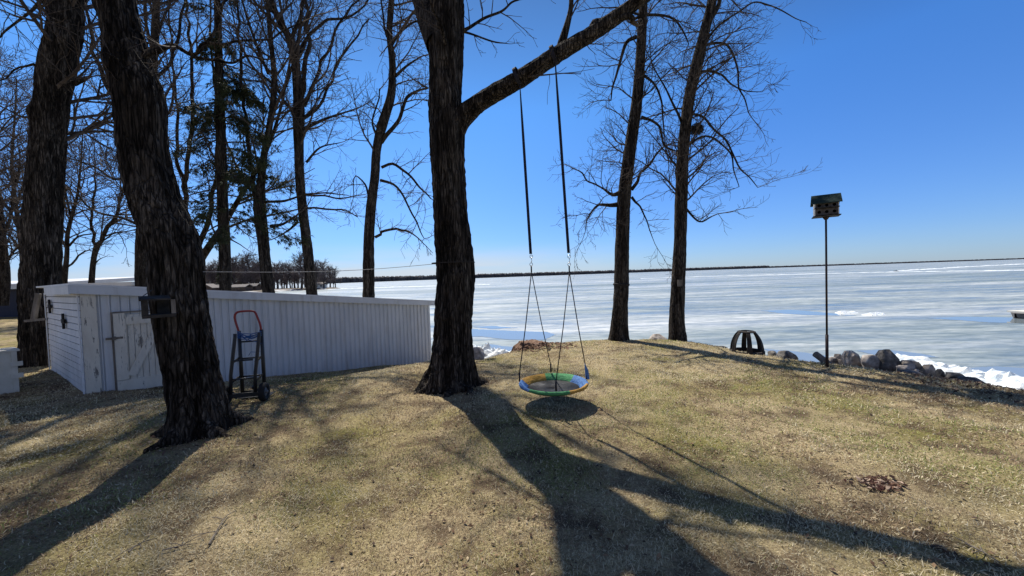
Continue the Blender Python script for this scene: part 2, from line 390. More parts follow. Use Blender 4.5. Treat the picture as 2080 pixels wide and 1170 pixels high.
M['boat'] = noisy('grey_boat', [(.3, (.09, .085, .085)), (.7, (.17, .16, .155))], 4, rough=.6, bstr=0)
M['nest'] = M['dark_wood']

# ------------------------------------------------------------------ ground, lake
def axis(parts):
    out = []
    for a, b, st in parts: out.append(np.arange(a, b, st))
    return np.unique(np.round(np.concatenate(out), 4))
gx = axis([(-300, -80, 12), (-80, -24, 3), (-24, -12, .5), (-12, 10.6, .1), (10.6, 16, .4), (16, 36, 4)])
gy = axis([(-60, -8, 4), (-8, -1, .6), (-1, 16, .1), (16, 34, .7), (34, 100, 4), (100, 270, 12)])
X, Y = np.meshgrid(gx, gy); Z = gz(X.ravel(), Y.ravel())
nx, ny = len(gx), len(gy)
idx = np.arange(nx * ny).reshape(ny, nx)
Q = np.stack([idx[:-1, :-1].ravel(), idx[:-1, 1:].ravel(), idx[1:, 1:].ravel(), idx[1:, :-1].ravel()], 1)
ok = (Z[Q] > LAKE - .3).any(1)
me = np_mesh('lawn', np.stack([X.ravel(), Y.ravel(), Z], 1), Q[ok])
tag(link('lawn', me, M['lawn']), kind='structure')
L = 6000
b_ = MB().add([(-L, -L, LAKE), (L, -L, LAKE), (L, L, LAKE), (-L, L, LAKE)], [(0, 1, 2, 3)])
tag(b_.build('lake_ice', M['ice']), kind='structure')
def lead(pts, name='open_water', dz=.006):
    """a flat pool of open water between the ice, outline roughened"""
    P = np.array([pixz(px, py, LAKE + dz) for px, py in pts]); out = []
    for i in range(len(P)):
        a, b = P[i], P[(i + 1) % len(P)]
        for k in range(10):
            p = a + (b - a) * k / 10; e = np.linalg.norm(b - a) * .05
            out.append(p + np.array([rng.uniform(-e, e), rng.uniform(-e, e) * .5, 0]) * (k > 0))
    bm = bmesh.new(); bm.faces.new([bm.verts.new(p) for p in out]); bmesh.ops.triangulate(bm, faces=bm.faces)
    me = bpy.data.meshes.new(name); bm.to_mesh(me); bm.free()
    return tag(link(name, me, M['water']), kind='structure')
lead([(880, 672), (960, 668), (1040, 672), (1110, 674), (1130, 680), (1105, 690), (1040, 690), (985, 684), (900, 682)])
lead([(960, 664), (1000, 662), (1052, 666), (1000, 668)], dz=.008)
lead([(985, 697), (1020, 703), (1080, 708), (1060, 730), (1000, 724)])
lead([(1545, 631), (1600, 629), (1645, 632), (1690, 636), (1740, 641), (1690, 641), (1640, 640), (1590, 637)])
lead([(1880, 646), (1960, 643), (2070, 645), (2140, 648), (2150, 660), (2060, 656), (2010, 655), (1940, 650)])
lead([(1550, 709), (1600, 712), (1680, 722), (1700, 735), (1660, 745), (1580, 730)])
lead([(1740, 712), (1800, 710), (1870, 718), (1910, 726), (1850, 726), (1790, 724)])
lead([(1960, 748), (2020, 744), (2090, 748), (2160, 752), (2160, 768), (2080, 768), (2000, 762)])
# pressure ridges: low snow lines far out on the ice
def ridge(pts, h, wd):
    P = [pixz(px, py, LAKE) for px, py in pts]; b = MB(); out = []
    for a, c in zip(P[:-1], P[1:]):
        for k in range(24): out.append(a + (c - a) * k / 24)
    V = []; q = []
    for i, p in enumerate(out):
        hh = h * rng.uniform(.35, 1.2); ww = wd * rng.uniform(.5, 1.1)
        V += [p + np.array([0, -ww, -.02]), p + np.array([0, rng.uniform(-.2, .2) * ww, hh]), p + np.array([0, ww, -.02])]
        if i: q += [(3 * i - 3, 3 * i, 3 * i + 1, 3 * i - 2), (3 * i - 2, 3 * i + 1, 3 * i + 2, 3 * i - 1)]
    b.add(V, q); return tag(b.build('snow_ridge', M['snow']), kind='structure')
ridge([(1300, 566), (1500, 560), (1800, 553), (2080, 549), (2300, 545)], .14, .9)
ridge([(1820, 551), (1950, 543), (2090, 536), (2200, 531)], .3, 1.6)
ridge([(660, 588), (760, 584), (880, 581), (1000, 578)], .12, 1.2)

# ------------------------------------------------------------------ far shore
def skyline(name, d0, p0, p1, hfun, step, depth=60):
    """a long belt of woods: many ragged tree crowns standing one behind another on the far shore"""
    b = MB(); V = []; T = []
    n = int((p1 - p0) / step)
    for row in range(3):
        for i in range(n):
            px = p0 + (p1 - p0) * (i + rng.random()) / n
            d = d0(px) + row * depth * .4
            base = CAM + d * ray(px, 560); x, y = base[0], base[1]
            h = hfun(px) * rng.uniform(.6, 1.05); r = h * rng.uniform(.4, .8)
            k = len(V)
            for a in range(6): V.append((x + r * math.cos(a * 1.047), y + r * math.sin(a * 1.047), LAKE - .2))
            for a in range(6): V.append((x + r * .75 * math.cos(a * 1.047 + .3), y + r * .75 * math.sin(a * 1.047), LAKE + h * rng.uniform(.65, .85)))
            V.append((x, y, LAKE + h))
            for a in range(6):
                a2 = (a + 1) % 6
                T += [(k + a, k + a2, k + 6 + a2), (k + a, k + 6 + a2, k + 6 + a), (k + 6 + a, k + 6 + a2, k + 12)]
    b.add(V, (), T)
    return tag(b.build(name, M['far_wood']), 'dark belt of woods along the far shore of the frozen lake', 'woods', kind='stuff')
skyline('far_shore_woods', lambda p: 900 + (p - 690) * 1.35, 640, 2500, lambda p: 15 if p < 1560 else 10, 1.5)
# near point of land on the left
PD = 135.0
pts = [(300, PD + 10), (420, PD - 18), (520, PD - 10), (600, PD), (660, PD + 8), (694, PD + 16), (660, PD + 40), (420, PD + 60), (200, PD + 60)]
P = [CAM + d * ray(px, 570) for px, d in pts]
b_ = MB(); c0 = np.mean(P, axis=0)
V = [(p[0], p[1], LAKE - .1) for p in P] + [(p[0] * .94 + c0[0] * .06, p[1] * .94 + c0[1] * .06, LAKE + .5) for p in P] + [(c0[0], c0[1], LAKE + .9)]
k = len(P)
b_.add(V, [(i, (i + 1) % k, k + (i + 1) % k, k + i) for i in range(k)], [(k + i, k + (i + 1) % k, 2 * k) for i in range(k)])
tag(b_.build('far_point', M['far_ground']), kind='structure')

# ------------------------------------------------------------------ trees
class Tw:
    """tapering twigs, batched by point count and sides, built as one mesh"""
    def __init__(s): s.g = {}
    def add(s, P, Rd, k): s.g.setdefault((len(P), k), []).append((P, Rd))
    def build(s, name, mt, parent=None):
        VV = []; QQ = []; o = 0
        for (n, k), lst in s.g.items():
            P = np.array([a for a, _ in lst]); Rr = np.array([b for _, b in lst]); mm = len(P)
            T = np.gradient(P, axis=1); T /= np.linalg.norm(T, axis=2)[..., None] + 1e-9
            mean = np.abs(T.mean(1)); ref = np.eye(3)[np.argmin(mean, axis=1)][:, None, :]
            U = np.cross(T, ref); U /= np.linalg.norm(U, axis=2)[..., None] + 1e-9; B = np.cross(T, U)
            a = np.arange(k) * 2 * np.pi / k
            V = P[:, :, None, :] + Rr[:, :, None, None] * (np.cos(a)[None, None, :, None] * U[:, :, None, :] + np.sin(a)[None, None, :, None] * B[:, :, None, :])
            i = np.arange(mm)[:, None, None] * n * k + np.arange(n - 1)[None, :, None] * k + np.arange(k)[None, None, :]
            i2 = np.arange(mm)[:, None, None] * n * k + np.arange(n - 1)[None, :, None] * k + (np.arange(k)[None, None, :] + 1) % k
            q = np.stack([i, i2, i2 + k, i + k], -1).reshape(-1, 4) + o
            VV.append(V.reshape(-1, 3)); QQ.append(q); o += mm * n * k
        return link(name, np_mesh(name, np.vstack(VV), np.vstack(QQ)), mt, parent)
def norm(v):
    l = math.sqrt(v[0] * v[0] + v[1] * v[1] + v[2] * v[2]) + 1e-9; return (v[0] / l, v[1] / l, v[2] / l)
def deflect(d, ang, g):
    """unit vector at ang from d, in a random plane"""
    while True:
        a = (g.gauss(0, 1), g.gauss(0, 1), g.gauss(0, 1)); dp = a[0] * d[0] + a[1] * d[1] + a[2] * d[2]
        p = (a[0] - dp * d[0], a[1] - dp * d[1], a[2] - dp * d[2]); l = math.sqrt(p[0] ** 2 + p[1] ** 2 + p[2] ** 2)
        if l > .1: break
    s, c = math.sin(ang), math.cos(ang)
    return (d[0] * c + p[0] / l * s, d[1] * c + p[1] / l * s, d[2] * c + p[2] / l * s)
NPT = {3: 9, 2: 7, 1: 5, 0: 4}
def grow(tw, p, d, Ln, r, lvl, g, wob=.14, trop=.05, dens=3.6, rmin=.0032, tip=.06, ang=(28, 62)):
    n = NPT[lvl]; st = Ln / (n - 1); pts = [p]; ds = [d]
    for i in range(1, n):
        tz = trop + (tip * i / n if lvl < 2 else 0)
        d = norm((d[0] + g.gauss(0, wob), d[1] + g.gauss(0, wob), d[2] + g.gauss(0, wob) * .8 + tz))
        p = (p[0] + d[0] * st, p[1] + d[1] * st, p[2] + d[2] * st); pts.append(p); ds.append(d)
    rad = [max(rmin, r * (1 - .72 * i / (n - 1))) for i in range(n)]
    tw.add(pts, rad, 5 if r > .02 else 3)
    if lvl == 0: return
    nc = max(2, int(Ln * dens * (1, 1.9, 1.5, 1.0)[lvl] + g.random()))
    for c in range(nc):
        t = .14 + .86 * (c + g.random()) / nc
        i = min(n - 1, int(t * (n - 1))); f = t * (n - 1) - i; j = min(n - 1, i + 1)
        q = tuple(pts[i][x] + (pts[j][x] - pts[i][x]) * f for x in range(3))
        cl = Ln * g.uniform(.34, .62) * (1.1 - .5 * t)
        if cl < .1: cl = .1
        grow(tw, q, deflect(ds[i], R(g.uniform(*ang)), g), cl, max(rmin, rad[i] * g.uniform(.45, .65)), lvl - 1, g, wob, trop, dens, rmin, tip, ang)
def catmull(P, step):
    P = np.asarray(P, float); Q = np.vstack([2 * P[0] - P[1], P, 2 * P[-1] - P[-2]]); out = []
    for i in range(1, len(Q) - 2):
        n = max(1, int(np.linalg.norm(Q[i + 1][:3] - Q[i][:3]) / step))
        for k in range(n):
            t = k / n; a, b, c, d = Q[i - 1], Q[i], Q[i + 1], Q[i + 2]
            out.append(.5 * (2 * b + (c - a) * t + (2 * a - 5 * b + 4 * c - d) * t * t + (3 * b - a - 3 * c + d) * t ** 3))
    out.append(P[-1]); return np.array(out)
def path3(pxs, d):
    """[(px,py,width_px[,depth])] -> rows of x,y,z,radius"""
    out = []
    for q in pxs:
        dd = q[3] if len(q) > 3 else d
        out.append([*pix(q[0], q[1], dd), q[2] * dd / FPX / 2 / math.hypot(1, (q[0] - W2) / FPX)])   # round things off-axis look wider
    return np.array(out)
def wood(b, A, sides, step, rough=.06, seed=0.0, flare=0, burls=()):
    """a barky limb swept along rows of x,y,z,r with furrowed sides"""
    A = catmull(A, step); n = len(A); P = A[:, :3]; T = np.gradient(P, axis=0); T /= np.linalg.norm(T, axis=1)[:, None] + 1e-9
    U = np.cross(T[0], [0, 1, 0.01]); U /= np.linalg.norm(U); V = np.zeros((n, sides, 3))
    arc = np.concatenate([[0], np.cumsum(np.linalg.norm(np.diff(P, axis=0), axis=1))])
    for i in range(n):
        U = U - T[i] * (U @ T[i]); U /= np.linalg.norm(U); B = np.cross(T[i], U); r = max(A[i, 3], .003)
        for j in range(sides):
            a = 2 * math.pi * j / sides; ca, sa = math.cos(a), math.sin(a)
            f = mnoise.noise((ca * 1.3 + seed, sa * 1.3, arc[i] * .9)) * rough * 1.3
            if sides >= 20:
                k = 5.2
                rd = mnoise.noise((ca * k + seed, sa * k, arc[i] * 1.5 / max(r, .1) * .3)); f += (.5 - abs(rd) * 2.4) * rough * 1.0
                rd2 = mnoise.noise((ca * 11 + seed, sa * 11, arc[i] * 5)); f += (.4 - abs(rd2) * 1.9) * rough * .75
            if flare and arc[i] < flare:
                e = (1 - arc[i] / flare) ** 2; f += e * (.07 * math.sin(3 * a + seed) + .09 * math.sin(5 * a + seed * 2.3) + .05 * math.sin(9 * a + seed))
            V[i, j] = P[i] + r * (1 + f) * (ca * U + sa * B)
    for c, s, amp in burls:
        c = np.asarray(c); dd = np.linalg.norm(V - c, axis=2); e = amp * np.exp(-(dd / s) ** 2)
        dirv = V - P[:, None, :]; dirv /= np.linalg.norm(dirv, axis=2)[..., None] + 1e-9
        V = V + dirv * e[..., None]
    q = [(i * sides + j, i * sides + (j + 1) % sides, (i + 1) * sides + (j + 1) % sides, (i + 1) * sides + j) for i in range(n - 1) for j in range(sides)]
    VV = V.reshape(-1, 3); VV = np.vstack([VV, P[-1]])
    tr = [(n * sides, (n - 1) * sides + j, (n - 1) * sides + (j + 1) % sides) for j in range(sides)]
    b.add(VV, q, tr); return A
def spawn(tw, A, n, Ln, g, t0=0.0, t1=1.0, lvl=2, up=.3, **kw):
    """n branches along a limb's axis; A rows of x,y,z,r"""
    N = len(A); T = np.gradient(A[:, :3], axis=0)
    for c in range(n):
        t = t0 + (t1 - t0) * (c + g.random()) / n; i = min(N - 1, int(t * (N - 1)))
        ax = norm(tuple(T[i])); d = deflect(ax, R(g.uniform(38, 78)), g)
        d = norm((d[0], d[1], d[2] + up))
        ln = Ln * g.uniform(.6, 1.15)
        grow(tw, tuple(A[i, :3]), d, ln, min(A[i, 3] * .55, ln * .014 + .004), lvl, g, **kw)
def tree(name, label, trunk, d, limbs, seed, sides=16, step=.12, barkm='bark_smooth', group='bare trees around the lawn', cat='tree',
         crown=(14, 2.6, .25), flare=.5, rough=.06, burls=(), kw=None, limb_n=6, limb_L=1.3, lv=2, loc=None, roots=0):
    kw = kw or {}; g = random.Random(seed); A0 = path3(trunk, d)
    root = thing(name, label, cat, tuple(A0[0, :3]) if loc is None else loc, group)
    b = MB(); tw = Tw()
    A = wood(b, A0, sides, step, rough, seed * 1.7, flare, burls)
    b.build('trunk', M[barkm], root, smooth=True)
    for k in range(roots):
        a = 6.283 * (k + g.uniform(.1, .7)) / roots; r0 = A0[1, 3]; cx, cy = A0[1, 0], A0[1, 1]; rows = []
        for q in range(7):
            f = q / 6; rr = r0 * (.70 + .95 * f * g.uniform(.9, 1.1)); a += g.uniform(-.12, .12); x_, y_ = cx + rr * math.cos(a), cy + rr * math.sin(a)
            rows.append([x_, y_, g1(x_, y_) + .075 * (1 - f) ** 2 - .04 * f + .004, .085 * (1 - f) ** 1.2 + .02])
        rb_ = MB(); wood(rb_, np.array(rows), 14, .05, .12, seed + k); rb_.build('root', M[barkm], root, smooth=True)
    n, Ln, t0 = crown[:3]
    if n: spawn(tw, A, n, Ln, g, t0, 1.0, crown[3] if len(crown) > 3 else lv, **kw)
    for lb in limbs:
        opt = {}
        if isinstance(lb, tuple): lb, opt = lb
        dd = opt.get('d', d); LA = path3(lb, dd); bb = MB()
        if len(LA) > 3 and LA[0, 3] < .14:                     # knobbly, wandering limbs
            LA = catmull(LA, .16); LA = np.vstack([LA[::2], LA[-1:]]) if len(LA) > 8 else LA; LA[:, 3] = np.maximum(LA[:, 3] * .82, .003)
            for q in range(1, len(LA)): LA[q, :3] += np.array([g.gauss(0, 1), g.gauss(0, 1), g.gauss(0, 1)]) * min(.035, .012 + LA[q, 3] * .5)
        LA = wood(bb, LA, opt.get('sides', 8 if LA[0, 3] < .12 else 14), step, rough, seed + len(lb))
        bb.build(opt.get('name', 'limb'), M[barkm], root, smooth=True)
        spawn(tw, LA, opt.get('n', limb_n), opt.get('L', limb_L), g, .15, 1.0, opt.get('lv', 1), **kw)
        # the limb's own leading shoot
        dv = norm(tuple(LA[-1, :3] - LA[-2, :3]))
        grow(tw, tuple(LA[-1, :3]), dv, opt.get('tipL', 1.0), max(.004, LA[-1, 3]), 2, g, **kw)
    if tw.g: tw.build('crown', M['twig'], root)
    return root

# the big maple that carries the swing
SWD = 5.8
tree('swing_tree', 'thick dark-barked tree in the middle of the lawn, its slanting limb carrying the swing',
     [(915, 795, 128), (917, 770, 108), (920, 742, 92), (920, 700, 82), (921, 640, 77), (925, 560, 74), (919, 480, 73), (913, 400, 68), (909, 310, 66), (908, 255, 69),
      (906, 190, 63), (908, 100, 68), (910, 20, 64), (914, -90, 56), (918, -240, 52), (922, -420, 44), (930, -640, 32), (935, -860, 16)], SWD,
     [([(898, 292, 38, 5.76), (920, 262, 52, 5.73), (945, 233, 42, 5.68), (985, 202, 35, 5.55), (1060, 158, 34, 5.27), (1130, 112, 31, 5.12), (1200, 70, 29, 5.0), (1262, 28, 29, 4.95), (1310, -8, 27, 4.85), (1400, -70, 28, 4.7), (1520, -150, 22, 4.5), (1640, -260, 14, 4.3)], dict(name='swing_limb', n=5, L=1.0, sides=28)),
      ([(1138, 100, 24, 5.2), (1150, 62, 16, 5.2), (1160, 20, 13, 5.15), (1166, -60, 12, 5.1), (1180, -180, 8, 5.0)], dict(n=9, L=.9, lv=2)),
      ([(1205, 60, 22, 5.05), (1225, 50, 20, 5.0), (1250, 43, 17, 4.95), (1278, 42, 16, 4.9), (1281, 42, 15, 4.9)], dict(name='sawn_stub', n=1, L=.3, lv=0, tipL=.1)),
      ([(893, 92, 58, 5.82), (872, 32, 54, 6.1), (853, -25, 46, 6.5), (822, -110, 40, 6.9), (786, -230, 32, 7.3), (765, -380, 20, 7.6)], dict(n=8, L=1.8)),
      ([(930, 55, 12), (950, 55, 9), (985, 40, 7), (1015, 25, 6), (1040, 8, 5), (1055, -5, 4)], dict(n=7, L=.6)),
      ([(905, 90, 10, 5.5), (893, 50, 8, 5.3), (880, 20, 7, 5.2), (870, -20, 6, 5.1)], dict(n=6, L=.5)),
      ([(925, 60, 8), (960, 70, 5), (1000, 80, 4), (1030, 88, 2)], dict(n=4, L=.3, tipL=.2)),
      ([(893, -200, 44), (930, -300, 36), (985, -420, 28), (1040, -560, 18)], dict(n=8, L=1.6))],
     3, sides=72, step=.035, barkm='bark', crown=(10, 2.2, .62), flare=.6, rough=.10,
     burls=[(pix(940, 255, 5.55), .2, .06), (pix(925, 290, 5.5), .2, .04), (pix(872, 200, 5.7), .15, .02), (pix(905, 130, 5.5), .1, -.06), (pix(903, 175, 5.5), .06, .04), (pix(930, 560, 5.5), .12, .025), (pix(900, 640, 5.5), .12, .02)], kw=dict(trop=.03), roots=6)
# the leaning maple, front left
T2D = 4.25
tree('leaning_tree', 'massive dark tree leaning left in front of the shed door, box feeder on its trunk',
     [(410, 925, 215), (408, 885, 162), (408, 850, 136), (400, 800, 121), (377, 700, 117), (362, 600, 115), (351, 500, 116), (314, 400, 110), (291, 300, 108), (284, 200, 112), (262, 130, 100),
      (245, 50, 84), (232, 0, 92), (212, -120, 88), (190, -300, 76), (170, -520, 56), (160, -760, 30)], T2D,
     [([(285, 115, 30), (315, 100, 22), (350, 98, 14), (395, 110, 11), (430, 88, 9), (450, 50, 8), (470, -10, 6)], dict(n=8, L=.7)),
      ([(390, 115, 9), (440, 122, 8), (500, 115, 6), (560, 120, 4)], dict(n=6, L=.5)),
      ([(400, 105, 9, 4.2), (450, 85, 8, 4.1), (520, 80, 6, 4.1), (570, 70, 5, 4.0), (610, 45, 3, 4.0)], dict(n=6, L=.55)),
      ([(265, -40, 40), (330, -130, 34), (400, -240, 28), (470, -380, 18)], dict(n=9, L=1.3)),
      ([(200, -90, 40), (120, -180, 32), (30, -260, 24), (-60, -360, 15)], dict(n=9, L=1.3)),
      ([(240, 120, 6, 3.95), (215, 110, 4, 3.8), (180, 118, 3, 3.7), (150, 110, 2, 3.6)], dict(n=4, L=.3, tipL=.3)),
      ([(270, 100, 5, 3.95), (300, 140, 3, 3.8), (335, 150, 2, 3.75)], dict(n=4, L=.3, tipL=.3))],
     5, sides=80, step=.028, barkm='bark', crown=(8, 1.6, .62), flare=.5, rough=.105,
     roots=6, burls=[(pix(343, 205, 4.1), .13, .055), (pix(322, 105, 4.1), .12, .06), (pix(224, 120, 4.1), .10, .02), (pix(380, 535, 3.95), .07, .035), (pix(400, 565, 3.95), .06, .02)], kw=dict(trop=.01))
# the far left maple behind the shed's end
T1D = 8.5
tree('shed_end_tree', 'thick knobbly tree trunk at the far left, standing behind the white lap-sided shed wall',
     [(86, 790, 130), (85, 750, 112), (85, 700, 97), (82, 600, 90), (85, 500, 86), (89, 400, 82), (97, 300, 76), (107, 200, 78), (118, 130, 80), (134, 50, 77), (136, 0, 74), (142, -120, 66), (150, -260, 54), (152, -420, 36), (150, -560, 16)], T1D,
     [([(100, 30, 16), (85, -5, 14), (60, 20, 10), (35, 45, 8), (0, 78, 6)], dict(n=6, L=.9)),
      ([(70, 130, 9), (40, 140, 7), (10, 160, 5), (-30, 185, 4)], dict(n=7, L=1.0)),
      ([(65, 240, 9), (40, 235, 6), (0, 215, 5), (-40, 200, 3)], dict(n=7, L=1.0)),
      ([(150, 170, 16), (172, 162, 8)], dict(n=0, tipL=.4)),
      ([(120, -100, 36), (60, -190, 28), (0, -300, 20)], dict(n=9, L=1.6)),
      ([(165, -90, 36), (220, -180, 28), (260, -300, 18)], dict(n=9, L=1.6))],
     9, sides=56, step=.06, barkm='bark', crown=(34, 2.8, .35), flare=.7, rough=.10, group='big old trees by the shed',
     burls=[(pix(63, 228, 8.4), .2, .16), (pix(165, 170, 8.5), .22, .2), (pix(72, 125, 8.5), .16, .1), (pix(150, 175, 8.3), .15, .08), (pix(30, 575, 8.5), .15, .16)])
# two slim trees on the lake edge
DROOP = dict(trop=-.07, tip=.22, wob=.17, dens=4.4, rmin=.0034)
tree('lakeside_tree', 'slim tree left of the pair on the lawn edge, a wire band round its trunk',
     [(1257, 705, 56), (1257, 684, 42), (1259, 640, 33), (1262, 580, 30), (1264, 480, 28), (1268, 400, 27), (1280, 300, 25), (1294, 200, 23), (1302, 100, 20), (1307, 0, 18), (1317, -120, 16), (1328, -270, 12), (1338, -420, 6)], 9.3,
     [([(1292, 75, 11), (1270, 90, 9), (1258, 125, 7), (1247, 165, 5), (1238, 205, 3)], dict(n=8, L=.9)),
      ([(1303, 238, 9), (1325, 242, 7), (1340, 265, 6), (1352, 295, 5), (1378, 310, 3)], dict(n=5, L=.7)),
      ([(1310, 30, 8), (1345, 28, 6), (1380, 50, 5), (1400, 90, 3)], dict(n=7, L=.9)),
      ([(1285, 40, 7), (1300, 30, 7), (1285, 25, 5), (1250, 15, 4)], dict(n=5, L=.7)),
      ([(1260, 415, 14), (1240, 412, 10), (1215, 418, 6), (1195, 440, 4), (1188, 470, 2)], dict(n=9, L=1.0, lv=2)),
      ([(1262, 390, 13), (1245, 400, 9), (1225, 385, 5), (1195, 365, 4), (1175, 345, 3)], dict(n=8, L=1.0, lv=2)),
      ([(1283, 385, 10), (1305, 355, 7), (1325, 325, 6), (1345, 300, 4)], dict(n=6, L=.8)),
      ([(1283, 400, 8), (1300, 420, 5), (1318, 465, 3), (1325, 485, 2)], dict(n=6, L=.7)),
      ([(1304, 150, 8), (1325, 160, 6), (1345, 220, 5), (1352, 280, 3)], dict(n=8, L=.8))],
     13, sides=28, step=.07, crown=(64, 1.3, .27), rough=.05, kw=DROOP)
tree('lakeside_tree', 'slim tree right of the pair on the lawn edge, a twig nest in its crotch',
     [(1377, 712, 50), (1377, 691, 40), (1375, 640, 32), (1381, 500, 27), (1384, 400, 26), (1388, 300, 25), (1400, 200, 24), (1417, 125, 25), (1432, 60, 22), (1446, 0, 20), (1458, -120, 17), (1468, -280, 12), (1472, -420, 6)], 9.1,
     [([(1440, 45, 13), (1458, 10, 12), (1472, -60, 10), (1490, -180, 7)], dict(n=9, L=1.1)),
      ([(1425, 110, 7), (1460, 60, 6), (1500, 20, 5), (1550, 5, 4), (1600, 28, 3), (1635, 45, 2)], dict(n=8, L=.7, tipL=.3)),
      ([(1395, 230, 8), (1440, 250, 6), (1480, 300, 5), (1510, 350, 4), (1540, 380, 2)], dict(n=9, L=.8)),
      ([(1405, 150, 7), (1450, 150, 6), (1500, 180, 4), (1550, 185, 2)], dict(n=9, L=.9)),
      ([(1392, 300, 7), (1420, 280, 6), (1460, 285, 5), (1490, 330, 4), (1500, 380, 2)], dict(n=9, L=.8)),
      ([(1390, 420, 6), (1420, 450, 4), (1445, 440, 3)], dict(n=7, L=.7)),
      ([(1388, 260, 7), (1370, 220, 6), (1345, 170, 4), (1320, 120, 3)], dict(n=7, L=.8)),
      ([(1420, 95, 8), (1480, 90, 6), (1495, 150, 5), (1520, 230, 3)], dict(n=9, L=.9))],
     17, sides=28, step=.07, crown=(92, 1.5, .25), rough=.05, kw=DROOP)
# trees behind the shed
UPK = dict(trop=.05, tip=.04, wob=.13, dens=3.1, rmin=.0042)
tree('bare_tree', 'bare curving tree just left of the swing tree, behind the shed roof',
     [(746, 650, 30), (749, 605, 25), (749, 500, 22), (754, 420, 20), (761, 360, 19), (766, 300, 18), (778, 250, 20), (794, 195, 17), (797, 130, 14), (791, 70, 13), (795, 0, 12), (800, -150, 9), (803, -300, 5)], 12.6,
     [([(774, 290, 12), (805, 250, 10), (830, 195, 8), (845, 185, 6), (870, 178, 5)], dict(n=8, L=1.2)),
      ([(803, 155, 7), (825, 135, 5), (850, 118, 3)], dict(n=5, L=.8)),
      ([(797, 90, 7), (812, 58, 6), (835, 48, 5), (865, 42, 4)], dict(n=6, L=.9)),
      ([(786, 75, 6), (780, 40, 5), (774, 0, 4), (765, -80, 3)], dict(n=6, L=.9)),
      ([(775, 340, 8), (797, 335, 7), (825, 350, 6), (850, 378, 5), (875, 404, 3)], dict(n=9, L=1.1)),
      ([(773, 366, 8), (800, 376, 6), (822, 405, 5), (845, 450, 4), (862, 485, 2)], dict(n=9, L=1.1)),
      ([(762, 482, 8), (780, 470, 7), (805, 464, 6), (833, 473, 4)], dict(n=7, L=.9)),
      ([(748, 395, 6), (738, 365, 4), (722, 357, 3), (718, 398, 2)], dict(n=5, L=.8)),
      ([(770, 285, 7), (755, 250, 5), (768, 210, 4), (772, 180, 3)], dict(n=5, L=.8))],
     21, sides=20, step=.12, crown=(26, 2.1, .36), kw=dict(trop=-.02, tip=.08, wob=.15, dens=3.6, rmin=.005))
tree('bare_tree', 'upright bare tree with fanning limbs rising behind the middle of the shed',
     [(638, 650, 28), (634, 602, 24), (624, 500, 21), (612, 400, 20), (607, 300, 20), (607, 240, 25), (606, 200, 22), (600, 130, 18), (587, 78, 16), (567, 40, 15), (551, 0, 14), (533, -90, 12), (515, -230, 8), (505, -360, 4)], 12.8,
     [([(611, 200, 13), (622, 140, 11), (625, 60, 10), (625, 0, 9), (620, -150, 6), (618, -300, 3)], dict(n=10, L=1.5, lv=2)),
      ([(617, 215, 11), (648, 145, 8), (680, 72, 6), (702, 30, 5), (740, -10, 3)], dict(n=8, L=1.3)),
      ([(617, 240, 10), (652, 205, 7), (692, 120, 6), (750, 40, 3)], dict(n=8, L=1.2)),
      ([(617, 262, 9), (660, 242, 6), (720, 222, 3)], dict(n=7, L=1.1)),
      ([(598, 240, 10), (565, 185, 8), (530, 150, 6), (480, 120, 4)], dict(n=8, L=1.3)),
      ([(600, 120, 10), (640, 60, 8), (690, 40, 6), (730, 20, 4), (760, -20, 3)], dict(n=8, L=1.2)),
      ([(616, 395, 7), (650, 395, 5), (690, 400, 4), (735, 398, 2)], dict(n=7, L=1.0)),
      ([(620, 424, 6), (660, 426, 5), (700, 428, 4), (725, 440, 2)], dict(n=6, L=1.0)),
      ([(622, 330, 6), (650, 300, 4), (690, 290, 2)], dict(n=6, L=1.1)),
      ([(605, 450, 7), (590, 465, 5), (570, 478, 3)], dict(n=5, L=.8)),
      ([(595, 90, 11), (612, 20, 9), (640, -80, 7), (660, -200, 4)], dict(n=9, L=1.5, lv=2))],
     23, sides=20, step=.12, crown=(30, 3.1, .33, 3), kw=UPK)
tree('bare_tree', 'bare tree with a pale sawn knot, forking low between the conifer and the fanning tree',
     [(552, 650, 30), (546, 600, 27), (536, 500, 24), (528, 420, 27), (530, 370, 18), (537, 310, 14), (550, 240, 13), (557, 160, 12), (548, 60, 10), (540, -60, 8), (535, -240, 4)], 12.3,
     [([(522, 415, 16), (512, 350, 13), (503, 290, 11), (497, 220, 9), (490, 120, 8), (480, 0, 6), (472, -150, 4)], dict(n=12, L=1.4, lv=2)),
      ([(550, 460, 10), (575, 455, 6), (600, 440, 4)], dict(n=4, L=.7)),
      ([(540, 410, 8), (580, 408, 7), (610, 398, 5), (660, 392, 4), (705, 398, 2)], dict(n=8, L=1.0)),
      ([(548, 235, 8), (590, 150, 7), (610, 60, 5), (625, -40, 3)], dict(n=8, L=1.4)),
      ([(545, 150, 7), (510, 60, 6), (480, -40, 4)], dict(n=8, L=1.4))],
     25, sides=20, step=.12, crown=(26, 2.9, .38, 3), kw=UPK,
     burls=[(pix(557, 555, 12.1), .12, .08)])
